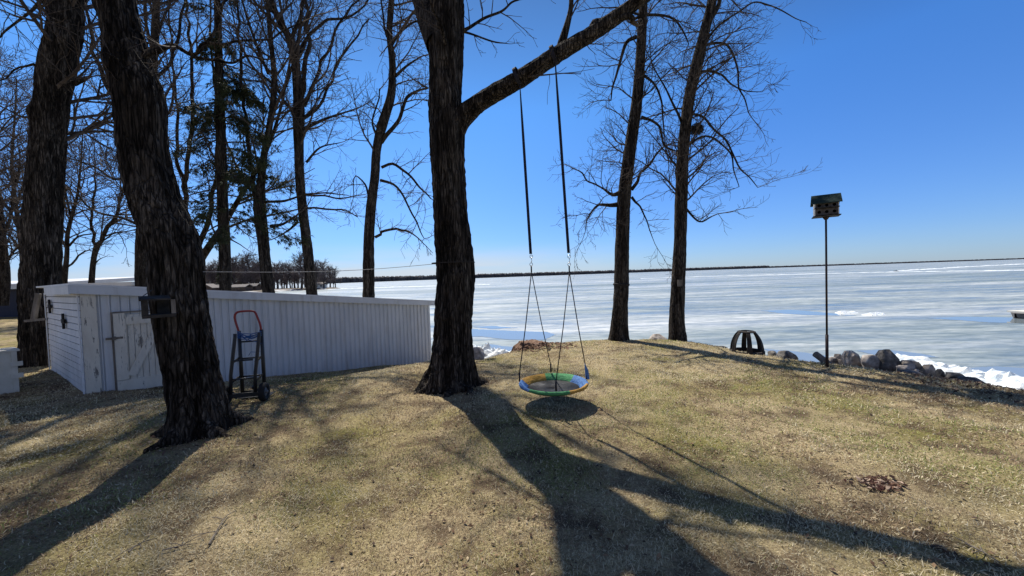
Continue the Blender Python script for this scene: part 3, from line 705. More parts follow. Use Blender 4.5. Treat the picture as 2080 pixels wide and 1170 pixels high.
tree('bare_tree', 'bare tree with several slanting stems showing just right of the leaning tree',
     [(392, 640, 34), (396, 575, 28), (404, 535, 20), (424, 502, 17), (446, 470, 14), (470, 430, 12), (500, 380, 10), (540, 310, 8), (570, 220, 6), (590, 120, 4)], 13.4,
     [([(398, 560, 20), (400, 510, 17), (420, 460, 14), (432, 400, 12), (440, 330, 10), (440, 240, 8), (430, 100, 6), (425, -60, 4)], dict(n=10, L=1.4, lv=2)),
      ([(396, 560, 20), (380, 490, 16), (375, 410, 14), (380, 330, 12), (392, 240, 11), (390, 140, 9), (380, 30, 7), (372, -100, 4)], dict(n=12, L=1.6, lv=2)),
      ([(378, 400, 12), (362, 330, 10), (360, 240, 8), (350, 120, 6), (345, -20, 4)], dict(n=10, L=1.5, lv=2))],
     27, sides=16, step=.14, crown=(26, 2.8, .3, 3), kw=UPK)
tree('bare_tree', 'straight tree half hidden behind the left side of the leaning tree',
     [(292, 640, 40), (291, 580, 36), (290, 500, 32), (292, 430, 28), (300, 300, 24), (310, 150, 20), (318, 0, 16), (325, -150, 11), (330, -330, 5)], 11.6,
     [([(285, 458, 12), (262, 445, 9), (230, 442, 8), (200, 428, 7), (165, 405, 6), (135, 380, 4)], dict(n=9, L=1.2)),
      ([(290, 390, 11), (255, 365, 9), (220, 356, 8), (180, 338, 6), (140, 320, 4)], dict(n=9, L=1.2)),
      ([(295, 330, 18), (262, 280, 17), (240, 225, 16), (215, 165, 14), (195, 110, 12), (180, 55, 10), (170, -20, 8), (165, -160, 5)], dict(n=14, L=1.4, lv=2)),
      ([(235, 250, 9), (200, 245, 7), (170, 265, 5), (140, 300, 3)], dict(n=7, L=1.0)),
      ([(310, 180, 11), (345, 120, 9), (370, 30, 7), (390, -80, 4)], dict(n=9, L=1.4, lv=2))],
     29, sides=20, step=.14, crown=(30, 2.9, .35, 3), kw=UPK)
tree('bare_tree', 'bare forked tree in the gap between the two biggest left trunks, above the shed roof',
     [(184, 600, 16), (187, 560, 14), (191, 522, 13), (198, 498, 15), (206, 490, 10), (218, 460, 10), (235, 444, 8), (243, 410, 6), (255, 370, 5), (262, 320, 3)], 23,
     [([(195, 500, 10), (189, 480, 9), (187, 435, 8), (192, 400, 7), (194, 360, 5), (190, 300, 3)], dict(n=12, L=2.4, lv=2, tipL=2)),
      ([(203, 492, 6), (225, 478, 4), (240, 472, 3), (255, 500, 2)], dict(n=8, L=2.0, tipL=1.5)),
      ([(190, 540, 4), (200, 528, 3)], dict(n=1, L=.6, tipL=.5))],
     31, sides=12, step=.25, crown=(24, 4.0, .35, 3), kw=dict(trop=.0, tip=.0, wob=.17, dens=2.0, rmin=.009))
tree('bare_tree', 'bare tree showing along the right edge of the far left trunk, low limb reaching right',
     [(130, 600, 15), (132, 560, 13), (136, 515, 11), (137, 477, 10), (146, 439, 9), (155, 407, 7), (160, 375, 6), (165, 320, 4), (168, 270, 3)], 22,
     [([(137, 542, 7), (158, 524, 6), (174, 508, 5), (188, 510, 3)], dict(n=5, L=1.2, tipL=.8)),
      ([(140, 500, 6), (160, 480, 5), (190, 475, 3)], dict(n=6, L=1.5)),
      ([(145, 445, 6), (135, 400, 5), (128, 350, 3)], dict(n=8, L=2.0))],
     33, sides=12, step=.25, crown=(24, 3.8, .3, 3), kw=dict(trop=.0, wob=.17, dens=2.0, rmin=.009))
LB = dict(trop=.02, tip=.0, wob=.17, dens=2.0, rmin=.009)
for k, (lab, tr, lim) in enumerate([
    ('bare tree at the very left edge above the navy garage, trunk cut by the frame',
     [(2, 620, 34), (8, 565, 30), (4, 500, 24), (0, 440, 18), (-10, 360, 14), (-14, 260, 9), (-10, 150, 4)],
     [[(6, 480, 12), (20, 450, 10), (26, 400, 8), (40, 330, 5)], [(10, 540, 8), (28, 510, 6), (50, 495, 4)], [(0, 440, 10), (-30, 380, 8), (-60, 300, 5)]]),
    ('thin-limbed bare tree just left of the far left trunk, beyond the garage roof',
     [(52, 620, 16), (46, 520, 14), (38, 460, 12), (30, 400, 10), (24, 330, 8), (30, 240, 5), (34, 160, 3)],
     [[(40, 470, 8), (15, 420, 6), (-10, 390, 4)], [(44, 510, 8), (20, 480, 6), (0, 470, 4)], [(33, 420, 7), (50, 360, 5), (58, 290, 3)]])]):
    tree('bare_tree', lab, tr, 24 + k * 3, [(q, dict(n=10, L=2.6, tipL=2, lv=2)) for q in lim], 41 + k, sides=12, step=.3, crown=(30, 4.2, .2, 3), kw=LB)

# the ragged conifer
g = random.Random(77); CD = 12.0
A0 = path3([(458, 650, 30), (458, 595, 26), (456, 500, 25), (452, 400, 24), (448, 250, 21), (444, 100, 17), (440, -40, 13), (436, -200, 9), (434, -360, 4)], CD)
root = thing('conifer', 'ragged evergreen with drooping dark green boughs behind the shed', 'tree', tuple(A0[0, :3]), 'bare trees around the lawn')
root['group'] = 'trees behind the shed'
b_ = MB(); A = wood(b_, A0, 18, .15, .05, 4.2, .4); b_.build('trunk', M['bark_smooth'], root, smooth=True)
tw = Tw(); FV = []; nb = 0
def sprig(p, d, s):
    """a flat spray of needles: a few narrow blades fanning from p"""
    for k in range(8):
        dd = norm((d[0] + g.gauss(0, .6), d[1] + g.gauss(0, .55), d[2] + g.gauss(0, .35) - .18)); l = s * g.uniform(.6, 1.2)
        sx = norm((g.gauss(0, 1), g.gauss(0, 1), g.gauss(0, .4))); w_ = s * .075
        q = [(p[i] + dd[i] * l * .5 + sx[i] * w_) for i in range(3)]; e = [p[i] + dd[i] * l for i in range(3)]; r_ = [(p[i] + dd[i] * l * .5 - sx[i] * w_) for i in range(3)]
        FV.extend([p, q, e, r_])
def bough(p, az, ln, dens, dz=-.15):
    d = (math.cos(az), math.sin(az), dz); n = 10; pts = [p]
    for i in range(1, n):
        d = norm((d[0] + g.gauss(0, .07), d[1] + g.gauss(0, .07), d[2] - .07 + (.10 if i > 6 else 0)))
        p = tuple(p[x] + d[x] * ln / (n - 1) for x in range(3)); pts.append(p)
    tw.add(pts, [max(.006, .028 * (1 - i / n)) for i in range(n)], 5)
    for i in range(2, n):
        for k in range(int(dens)):
            sd = norm((d[0] + g.gauss(0, 1.1), d[1] + g.gauss(0, 1.1), -.5 + g.gauss(0, .5))); l2 = ln * g.uniform(.12, .42) * (1.2 - i / n)
            q = pts[i]; sp = [q]
            for m_ in range(3):
                q = tuple(q[x] + sd[x] * l2 / 3 for x in range(3)); sp.append(q); sd = norm((sd[0], sd[1], sd[2] - .12))
                for z_ in range(2): sprig((q[0] + g.gauss(0, .05), q[1] + g.gauss(0, .05), q[2] + g.gauss(0, .07)), sd, .15)
            tw.add(sp, [.008, .006, .005, .003], 3)
N = len(A)
for i in range(90):
    t = .17 + .8 * (i + g.random()) / 90; j = int(t * (N - 1)); z = A[j, 2]
    ln = g.uniform(.8, 1.9) * (1.1 - .5 * t)
    if z > 9.5 and i % 3: continue
    vis = 3.6 if .24 < t < .62 else 1.8
    bough(tuple(A[j, :3]), g.uniform(0, 6.283), ln * g.uniform(.6, 1.2), g.choice([0, 1, vis, vis * .8]), g.uniform(-.5, .25))
for (px, py, az, ln) in [(455, 395, .15, 2.1), (455, 440, .05, 2.4), (455, 300, -.1, 1.7), (452, 330, .3, 1.9), (452, 250, 0, 1.6), (455, 420, 3.2, 1.3), (452, 220, 3.0, 1.2), (450, 180, .1, 1.3), (450, 350, -.5, 1.8)]:
    bough(tuple(pix(px, py, CD)), az, ln, 4.5, -.1)
tw.build('boughs', M['twig'], root)
FV = np.array(FV); q = np.arange(len(FV)).reshape(-1, 4)
link('crown', np_mesh('crown', FV, q, smooth=False), M['needle'], root)

# far trees on the point: four sorts, copied
def far_proto(seed, h, ever=False):
    g = random.Random(seed); r_ = thing('far_tree', 'x', 'tree'); b = MB()
    b.tube([(0, 0, -.3), (.05 * h * g.uniform(-1, 1), 0, h * .45), (.08 * h * g.uniform(-1, 1), 0, h * .9)], [h * .028, h * .02, h * .006], 5)
    b.build('trunk', M['twig'], r_)
    if ever:
        V = []
        for i in range(900):
            t = g.random() ** .8; rr = h * .19 * (1 - t) ** .8 * g.uniform(.3, 1); a = g.uniform(0, 6.283); c = np.array([rr * math.cos(a), rr * math.sin(a), h * (.1 + .9 * t)])
            for k in range(3): V.append(c + np.array([g.gauss(0, .2), g.gauss(0, .2), g.gauss(0, .16)]))
        link('crown', np_mesh('crown', V, None, np.arange(len(V)).reshape(-1, 3), False), M['needle'], r_)
    else:
        tw = Tw()
        for i in range(44):
            t = g.uniform(.2, .95); d = norm((g.gauss(0, 1), g.gauss(0, 1), g.uniform(.5, 1.6)))
            grow(tw, (0, 0, h * t * .9), d, h * g.uniform(.2, .42) * (1.15 - .6 * t), h * .009, 2, g, .16, .05, 1.3, .024, 0)
        tw.build('crown', M['far_crown'], r_)
    return r_
def dup(o, loc, rz, sc, lab, grp):
    r_ = o.copy(); col.objects.link(r_); r_.location = loc; r_.rotation_euler = (0, 0, rz); r_.scale = (sc, sc, sc)
    r_['label'] = lab; r_['group'] = grp
    for ch in o.children:
        c = ch.copy(); col.objects.link(c); c.parent = r_
    return r_
PR = [far_proto(51, 11), far_proto(52, 12.5), far_proto(53, 9.5)]; PE = far_proto(54, 10.5, True)
g = random.Random(5); used = set()
GRP = 'bare trees on the far point'; LABB = 'small grey bare tree among many on the far point of land'
for i in range(92):
    px = 330 + 352 * (i + g.random()) / 92; d = PD + g.uniform(8, 38) - (0 if px < 600 else 0)
    b0 = CAM + d * ray(px, 575); o = PR[i % 3]; sc = g.choice([.45, .6, .8, .95, 1.05, 1.2]) * g.uniform(.9, 1.1) * (.82 if px > 640 else 1)
    loc = (b0[0], b0[1], LAKE + .55); rz = g.uniform(0, 6.28)
    if i % 3 in used: dup(o, loc, rz, sc, LABB, GRP)
    else:
        used.add(i % 3); o.location = loc; o.scale = (sc,) * 3; o['label'] = LABB; o['group'] = GRP
for k, (px, dd, sc, lab) in enumerate([(496, 26, 1.32, 'tall dark evergreen sticking up above the bare trees on the far point'), (446, 12, .95, 'dark evergreen by the brown cabin on the far point'),
                                       (474, 14, .85, 'dark pointed evergreen just right of the conifer trunk on the far point')]):
    b0 = CAM + (PD + dd) * ray(px, 575); loc = (b0[0], b0[1], LAKE + .5)
    if k == 0: PE.location = loc; PE.scale = (sc,) * 3; PE['label'] = lab; PE['group'] = 'evergreens on the far point'
    else: dup(PE, loc, 1.0 * k, sc, lab, 'evergreens on the far point')
def far_house(px, d, wdt, hh, wallm, lab, gable=True):
    c = CAM + d * ray(px, 580); c[2] = LAKE + .6
    r_ = thing('cabin', lab, 'cabin', tuple(c), 'cabins on the far point')
    dp = wdt * .7; x0, x1, y0, y1, z0 = c[0] - wdt / 2, c[0] + wdt / 2, c[1] - dp / 2, c[1] + dp / 2, c[2]
    b = MB(); b.box((x0, y0, z0 - .6), (wdt, 0, 0), (0, dp, 0), (0, 0, hh + .6))
    if gable: b.add([(x0, y0, z0 + hh), (x1, y0, z0 + hh), (c[0], y0, z0 + hh * 1.75), (x0, y1, z0 + hh), (x1, y1, z0 + hh), (c[0], y1, z0 + hh * 1.75)], (), [(0, 1, 2), (3, 5, 4)])
    b.build('wall', M[wallm], r_)
    b = MB(); e = .35
    if gable:
        for s in (-1, 1):
            xa = c[0] + s * (wdt / 2 + e); b.box8([(c[0], y0 - e, z0 + hh * 1.75 + .1), (xa, y0 - e, z0 + hh - .2), (xa, y1 + e, z0 + hh - .2), (c[0], y1 + e, z0 + hh * 1.75 + .1),
                                                  (c[0], y0 - e, z0 + hh * 1.75 + .3), (xa, y0 - e, z0 + hh), (xa, y1 + e, z0 + hh), (c[0], y1 + e, z0 + hh * 1.75 + .3)])
    else:
        for s in (-1, 1):
            ya = c[1] + s * (dp / 2 + e); b.box8([(x0 - e, c[1], z0 + hh * 1.55), (x1 + e, c[1], z0 + hh * 1.55), (x1 + e, ya, z0 + hh - .1), (x0 - e, ya, z0 + hh - .1),
                                                  (x0 - e, c[1], z0 + hh * 1.55 + .2), (x1 + e, c[1], z0 + hh * 1.55 + .2), (x1 + e, ya, z0 + hh + .1), (x0 - e, ya, z0 + hh + .1)])
    b.build('roof', M['cabin_roof'], r_)
    for k in (-.25, .25):
        MB().box((c[0] + k * wdt - .4, y0 - .03, z0 + hh * .35), (.8, 0, 0), (0, .05, 0), (0, 0, hh * .4)).build('window', M['window'], r_)
far_house(425, PD - 6, 4.4, 1.5, 'cabin', 'brown gabled cabin on the far point, nearest the leaning tree')
far_house(445, PD - 2, 4.2, 1.5, 'cabin', 'low grey-roofed cabin beside the gabled one, behind the conifer trunk', False)
far_house(490, PD - 5, 5.2, 1.4, 'cabin', 'long low brown cabin between the conifer and the knotted tree', False)
far_house(515, PD + 2, 3.6, 1.5, 'cabin', 'small cabin under bare trees next to the long brown cabin', False)
far_house(651, PD + 12, 3.6, 1.3, 'white_wood', 'small white cottage near the tip of the far point', False)

# ------------------------------------------------------------------ shed
U3 = np.array([SU[0], SU[1], 0]); N3 = np.array([SN[0], SN[1], 0]); ZZ = np.array([0, 0, 1.0])
E3 = np.array([-2.9, 1.9, 0]); EL = np.linalg.norm(E3); E3 /= EL        # the end wall runs back this way
EN = np.array([E3[1], -E3[0], 0]); EN = EN if EN @ np.array([-1, -1, 0]) > 0 else -EN
A3 = np.array([SA[0], SA[1], 0])
SH = 1.66
def top(s): return SH - DROP * s / SL                                    # wall top falls with the ground
def sp(s, out, h): return A3 + U3 * s + N3 * out + ZZ * h
def shed_px(px, py):
    p = plane_pix(px, py, A3, N3); return float((p - A3) @ U3), float(p[2])
shed = thing('shed', 'long low white metal shed with vertical ribs and a peeling plank door', 'shed', (SA[0], SA[1], 0))
# ribbed front
s0d, zt_d = shed_px(229, 637); s1d, _ = shed_px(346, 640); _, zb_d = shed_px(231, 799)
V = []; q = []; s = .17; prof = []
while s < SL - .02:
    prof += [(s, 0), (s + .002, .016), (s + .014, .018), (s + .018, -.014), (s + .027, -.014), (s + .030, 0)]; s += .113
prof = [p for p in prof if p[0] < SL - .03] + [(SL, 0)]
prof = [(.0, 0)] + prof
for s, o in prof: V += [sp(s, o, -DROP * s / SL - .25), sp(s, o, top(s))]
for i in range(len(prof) - 1): q.append((2 * i, 2 * i + 2, 2 * i + 3, 2 * i + 1))
b_ = MB().add(V, q)
b_.build('front_wall', M['white_metal'], shed)
# far end and back, so the shed is closed
b_ = MB(); BK = E3 * EL
pA, pB = A3.copy(), A3 + U3 * SL
def wallquad(b, p, q_, zp, zq, zbp=-.25, zbq=-.25):
    b.add([p + ZZ * zbp, q_ + ZZ * zbq, q_ + ZZ * zq, p + ZZ * zp], [(0, 1, 2, 3)])
wallquad(b_, pB, pB + BK, top(SL), top(SL), -DROP - .6, -DROP - .6)
wallquad(b_, pA + BK, pB + BK, top(0), top(SL), -.4, -DROP - .6)
b_.build('back_wall', M['white_metal'], shed)
# lap-sided end wall
b_ = MB(); n_l = 17; lh = (SH + .25) / n_l
for i in range(n_l):
    z0 = -.25 + i * lh + .014; z1 = -.25 + (i + 1) * lh; o0, o1 = .030, .025
    a = A3 + EN * o0 + ZZ * z0; b2 = A3 + EN * o1 + ZZ * z1
    b_.box8([A3 + ZZ * z0, A3 + E3 * EL + ZZ * z0, A3 + E3 * EL + EN * o0 + ZZ * z0, A3 + EN * o0 + ZZ * z0,
             A3 + ZZ * z1, A3 + E3 * EL + ZZ * z1, A3 + E3 * EL + EN * o1 + ZZ * z1, A3 + EN * o1 + ZZ * z1])
b_.build('end_wall', M['white_lap'], shed)
MB().box(A3 - EN * .02 + ZZ * -.3, E3 * EL, EN * .022, ZZ * (SH + .3)).build('lap_shadow_sheet', M['old_wood'], shed)  # dark sheet behind the gaps, standing in for shadow lines under the laps
MB().box(sp(-.02, .003, -.2), U3 * .17, N3 * .034, ZZ * (SH + .17)).build('corner_board', M['peel'], shed)
MB().box(A3 + EN * .042 + E3 * -.02 + ZZ * -.2, E3 * .05, EN * .012, ZZ * (SH + .17)).build('corner_trim', M['white_lap'], shed)
MB().box(A3 + EN * .042 + E3 * (EL - .06) + ZZ * -.2, E3 * .07, EN * .012, ZZ * (SH + .17)).build('corner_trim', M['white_lap'], shed)
# roof with fascias
b_ = MB(); oh = .10
c4 = [sp(-.12, oh, top(0)), sp(SL + .12, oh, top(SL + .12)), sp(SL + .12, oh, top(SL + .12)) + BK * 1.05, sp(-.12, oh, top(0)) + BK * 1.06]
b_.box8([p + ZZ * .085 for p in c4] + [p + ZZ * .115 for p in c4]); b_.build('roof', M['roof_white'], shed)
b_ = MB(); b_.box8([sp(-.13, oh - .02, top(0) - .045), sp(SL + .12, oh - .02, top(SL) - .045), sp(SL + .12, oh, top(SL) - .045), sp(-.13, oh, top(0) - .045),
                    sp(-.13, oh - .02, top(0) + .09), sp(SL + .12, oh - .02, top(SL) + .083), sp(SL + .12, oh, top(SL) + .083), sp(-.13, oh, top(0) + .083)])
b_.build('front_fascia', M['white_metal'], shed)
b_ = MB(); b_.box8([sp(0, 0, top(0) - .02), sp(SL, 0, top(SL) - .02), sp(SL, oh - .023, top(SL) - .02), sp(0, oh - .023, top(0) - .02), sp(0, 0, top(0) + .02), sp(SL, 0, top(SL) + .02), sp(SL, oh - .023, top(SL) + .02), sp(0, oh - .023, top(0) + .02)])
b_.build('soffit', M['white_metal'], shed)
p0 = sp(-.13, oh + .002, top(0) - .06)
MB().box(p0, E3 * (EL * .72), EN * -.02, ZZ * .14).build('end_fascia', M['white_metal'], shed)
# plank door with frame and diagonal brace
dw = s1d - s0d
def slope(s): return -DROP * (s - s0d) / SL * .35
door = thing('door', None, None, tuple(sp(s0d, .03, zb_d))); door.parent = shed; door.matrix_parent_inverse = root_mat(shed).inverted()
def dpl(b, s, h, ws, hs, o, t):
    b.box(sp(s, o, h), U3 * ws, N3 * t, ZZ * hs); return b
b_ = MB(); npl = 9; pw = dw / npl
for i in range(npl): dpl(b_, s0d + i * pw + .003, zb_d + .03, pw - .006, zt_d - zb_d - .06, .022, .018 + .002 * (i % 2))
b_.build('door_planks', M['peel'], door)
b_ = MB(); H_ = zt_d - zb_d
dpl(b_, s0d, zb_d + .21, .14, H_ - .21, .045, .022); dpl(b_, s1d - .14, zb_d + .21, .14, H_ - .21, .045, .022)
dpl(b_, s0d + .143, zt_d - .20, dw - .286, .13, .045, .021); dpl(b_, s0d, zb_d, dw, .2, .045, .024)
b_.build('door_frame', M['peel'], door)
a_ = sp(s0d + .17, .056, zb_d + .26); e_ = sp(s1d - .17, .056, zt_d - .26)
MB().bar(a_, e_, .11, .02, N3).build('door_brace', M['peel'], door)
b_ = MB(); hp = sp(s0d - .03, .05, zb_d + H_ * .68)
b_.box(hp - U3 * .07, U3 * .2, N3 * .022, ZZ * .035); b_.box(hp + U3 * .0 + N3 * .022 - ZZ * .012, U3 * .05, N3 * .02, ZZ * .06); b_.build('latch', M['old_wood'], door)
b_ = MB(); fo = .003
b_.box(sp(s0d - .03, .036, zb_d), U3 * .022, N3 * .006, ZZ * (H_ + .02)); b_.box(sp(s0d - .03, .036, zt_d + .006), U3 * (dw + .06), N3 * .022, ZZ * .022)
b_.build('door_casing', M['old_wood'], shed)
# two dark cross ornaments on the end wall
for (px, py, lab) in [(103, 622, 'dark iron cross ornament on the lap-sided wall, the higher one further back'), (131, 652, 'dark iron cross ornament on the lap-sided wall, the lower one nearer the corner')]:
    p = plane_pix(px, py, A3 + EN * .044, EN); b = MB()
    vert = []
    for (r_, du) in ((.055, 0),):
        prof2 = [(-.042, -.10), (-.042, .11), (-.026, .135), (.026, .135), (.042, .11), (.042, -.10), (.026, -.14), (-.026, -.14)]
    def prism(b, pr, o, t):
        n_ = len(pr); V = [p + E3 * a + ZZ * c + EN * o for a, c in pr] + [p + E3 * a + ZZ * c + EN * (o + t) for a, c in pr]
        cc = len(V); V += [p + EN * o + ZZ * np.mean([c for _, c in pr]) + E3 * np.mean([a for a, _ in pr]), p + EN * (o + t) + ZZ * np.mean([c for _, c in pr]) + E3 * np.mean([a for a, _ in pr])]
        b.add(V, [(i, (i + 1) % n_, n_ + (i + 1) % n_, n_ + i) for i in range(n_)], [(cc, (i + 1) % n_, i) for i in range(n_)] + [(cc + 1, n_ + i, n_ + (i + 1) % n_) for i in range(n_)])
    prism(b, prof2, .0, .03)
    prism(b, [(-.13, -.04), (-.13, .035), (-.044, .03), (-.044, -.035)], .0, .028); prism(b, [(.044, -.035), (.044, .03), (.13, .035), (.13, -.04)], .0, .028)
    tag(b.build('cross_ornament', M['rust_black']), lab, 'ornament', 'cross ornaments on the shed wall')
# small hook on the ribbed wall
# ------------------------------------------------------------------ buildings behind
c = pix(20, 640, 26)
g_ = thing('garage', 'navy-clad low building with a white roof edge at the left edge of the lawn', 'garage', tuple(c))
xr, yr = c[0] + 3.2, c[1]
b_ = MB().box((xr - 18, yr, -.2), (18, 0, 0), (0, 7, 0), (0, 0, 2.15)); b_.build('wall', M['navy'], g_)
b_ = MB(); b_.box8([(xr - 18.4, yr - .5, 1.95), (xr + .4, yr - .5, 1.95), (xr + .4, yr + 7.4, 2.5), (xr - 18.4, yr + 7.4, 2.5), (xr - 18.4, yr - .5, 2.28), (xr + .4, yr - .5, 2.28), (xr + .4, yr + 7.4, 2.75), (xr - 18.4, yr + 7.4, 2.75)])
b_.build('roof', M['roof_white'], g_)
p0 = pix(165, 577, 12.5); p1 = pix(268, 579, 12.5)
g_ = thing('back_shed', 'low building with a thin white roof showing just above the shed roof', 'shed', (float(p0[0]), float(p0[1]), 0))
MB().box((p0[0] - .3, p0[1] + .2, -.2), (p1[0] - p0[0] + .2, 0, 0), (0, 2.5, 0), (0, 0, p1[2] + .1)).build('wall', M['dark_wood'], g_)
MB().box((p0[0] - .5, p0[1], p1[2] - .02), (p1[0] - p0[0] + .5, 0, 0), (0, 3, 0), (0, 0, .13)).build('roof', M['roof_white'], g_)
# white panel box at the left edge
pb = pixg(40, 795); pb[2] = g1(pb[0], pb[1])
bx = thing('panel_box', 'white painted wooden box at the left edge, two small cleats on its corner', 'box', tuple(pb))
ay = np.array([-.86, .51, 0]); ax = np.array([-.51, -.86, 0])
MB().box(pb - ZZ * .05, ax * 1.5, ay * .5, ZZ * .74).build('body', M['white_wood'], bx)
MB().box(pb + ZZ * .69 - ax * .03 - ay * .03, ax * 1.56, ay * .56, ZZ * .03).build('lid', M['white_wood'], bx)
MB().box(pb - ay * .025 - ax * -.003 - ZZ * .05, ax * .06, ay * .022, ZZ * .735).build('corner_post', M['white_wood'], bx)
for h in (.24, .44): MB().box(pb - ay * .05 + ZZ * h - ax * .05, ax * .13, ay * .024, ZZ * .075).build('cleat', M['white_wood'], bx)
# boards by the end tree
p0, p1 = pix(78, 596, 7.95), pix(68, 650, 7.95)
tag(MB().bar(p0, p1, .09, .05, (0, 1, 0)).build('plank', M['old_wood']), 'grey board leaning upright on the far left trunk behind the shed corner', 'board')
p0, p1 = pix(52, 652, 7.8), pix(94, 648, 7.85)
tag(MB().bar(p0, p1, .05, .06, (0, 1, 0)).build('plank', M['old_wood']), 'short grey board lying level between the far left trunk and the shed', 'board')

# ------------------------------------------------------------------ hand truck
hb = pix(505, 812, 5.35); hb[2] = g1(hb[0], hb[1])
ht = thing('hand_truck', 'black two-wheeled hand truck with a red loop handle standing before the ribbed shed wall', 'hand truck', tuple(hb))
hx = np.array([.97, .24, 0]); hx /= np.linalg.norm(hx); hy = np.array([-hx[1], hx[0], 0])      # hy points away from the camera
def hp_(x, y, z): return hb + hx * x + hy * y + ZZ * z
for s in (-1, 1):
    MB().tube([hp_(s * .14 + .05, .05, .10), hp_(s * .14 + .05, .05, 1.0)], .024, 10).build('rail', M['black_steel'], ht, True)
for s in (-1, 1):
    k = s * .15 - .005
    MB().tube([hp_(k - .02, -.10, .10), hp_(k - .005, -.10, .40), hp_(k + .03, -.08, .70), hp_(k + .05, -.05, .92), hp_(k + .05, -.04, .97)], .023, 10).build('support_rail', M['black_steel'], ht, True)
for z in (.12, .34, .6, .84): MB().tube([hp_(-.09, .05, z), hp_(.19, .05, z)], .012, 8).build('crossbar', M['black_steel'], ht, True)
for z, a in ((.34, -.155), (.6, -.145)): MB().tube([hp_(a, -.10, z), hp_(.12, -.10, z)], .012, 8).build('crossbar', M['black_steel'], ht, True)
b_ = MB()
for s in (-1, 1):
    for z in (.30, .56):
        b_.bar(hp_(s * .14 + .05, .04, z + .06), hp_(s * .15 - .005, -.10, z), .03, .012, hx)
    b_.bar(hp_(s * .15 - .06, -.10, .22), hp_(s * .17 + .02, .02, .05), .05, .014, hx)
b_.build('brackets', M['black_steel'], ht)
loop = [hp_(-.085, .05, .96), hp_(-.12, .05, 1.10), hp_(-.135, .05, 1.20), hp_(-.115, .05, 1.255), hp_(-.06, .05, 1.275), hp_(.08, .05, 1.275), hp_(.125, .05, 1.25), hp_(.15, .05, 1.18), hp_(.18, .05, 1.07), hp_(.19, .05, .96)]
MB().tube(catmull(loop, .02), .0145, 10).build('handle', M['red_paint'], ht, True)
b_ = MB(); g = random.Random(3)
for k in range(7):
    pts = [hp_(-.10 + .30 * i / 9, .02 - .05 * math.sin(i / 9 * 3.14) + g.gauss(0, .006), .985 - .012 * k - .03 * math.sin(i / 9 * 3.14) + g.gauss(0, .007)) for i in range(10)]
    b_.tube(pts, .006, 5)
b_.tube([hp_(-.06, .0, .95), hp_(.02, -.02, .88), hp_(.12, .0, .84), hp_(.19, .03, .80)], .005, 5)
b_.tube([hp_(.2, .04, .7), hp_(.12, .03, .68), hp_(.05, .03, .69), hp_(.02, .03, .64)], .004, 5)
b_.build('rope', M['blue_rope'], ht, True)
b_ = MB(); b_.box(hp_(-.2, -.13, .085), hx * .40, hy * .03, ZZ * .06); b_.box(hp_(-.16, .06, .02), hx * .42, hy * .2, ZZ * .008); b_.build('toe_plate', M['black_steel'], ht)
b_ = MB().tube([hp_(-.27, -.1, .13), hp_(.27, -.1, .13)], .01, 8); b_.build('axle', M['black_steel'], ht, True)
for s in (-1, 1):
    cw = hp_(s * .235, -.1, .13)
    wl = MB().lathe(cw, hx, [(.06, -.03), (.095, -.042), (.122, -.036), (.13, -.015), (.13, .015), (.122, .036), (.095, .042), (.06, .03)], 28).build('wheel', M['rubber'], ht, True)
    b_ = MB(); b_.lathe(cw, hx, [(.001, -.018), (.062, -.026), (.062, .026), (.001, .018)], 20); b_.lathe(cw, hx, [(.001, -.05), (.018, -.05), (.018, .05), (.001, .05)], 12); b_.build('rim', M['rim_grey'], wl, True)

# ------------------------------------------------------------------ feeder on the leaning tree
fd = 3.72; F0 = pix(294, 645, fd); FX = np.array([.70, .71, 0]); fw_ = .255; FY = np.array([-FX[1], FX[0], 0])
fr = thing('bird_feeder', 'dark open-fronted wooden bird feeder fixed on the leaning tree trunk', 'bird feeder', tuple(F0))
MB().box(F0 - FX * .02, FX * (fw_ + .0), FY * .17, ZZ * .02).build('tray', M['dark_wood'], fr)
MB().box(F0 - FX * .02 - ZZ * .012, FX * (fw_), FY * -.012, ZZ * .03).build('lip', M['dark_wood'], fr)
MB().box(F0 + ZZ * .022 - FX * .02, FX * .05, FY * .2, ZZ * .145).build('side_panel', M['dark_wood'], fr)
MB().box(F0 + ZZ * .022 + FX * (fw_ - .055), FX * .035, FY * .03, ZZ * .145).build('side_panel', M['old_wood'], fr)
MB().box(F0 + ZZ * .022 + FX * .10 + FY * .17, FX * (fw_ - .16), FY * .02, ZZ * .145).build('back_panel', M['dark_wood'], fr)
o = F0 - FX * .035 + ZZ * .165
MB().box8([o - FY * .02, o + FX * (fw_ - .02) - FY * .02, o + FX * (fw_ - .02) + FY * .22 + ZZ * .03, o + FY * .22 + ZZ * .03] + [q_ + ZZ * .016 for q_ in (o - FY * .02, o + FX * (fw_ - .02) - FY * .02, o + FX * (fw_ - .02) + FY * .22 + ZZ * .03, o + FY * .22 + ZZ * .03)]).build('roof', M['dark_wood'], fr)
MB().tube([o + FY * .02 + ZZ * .02, o + FX * .11 + FY * .18 + ZZ * .11], .004, 5).build('wire', M['dark_wood'], fr)

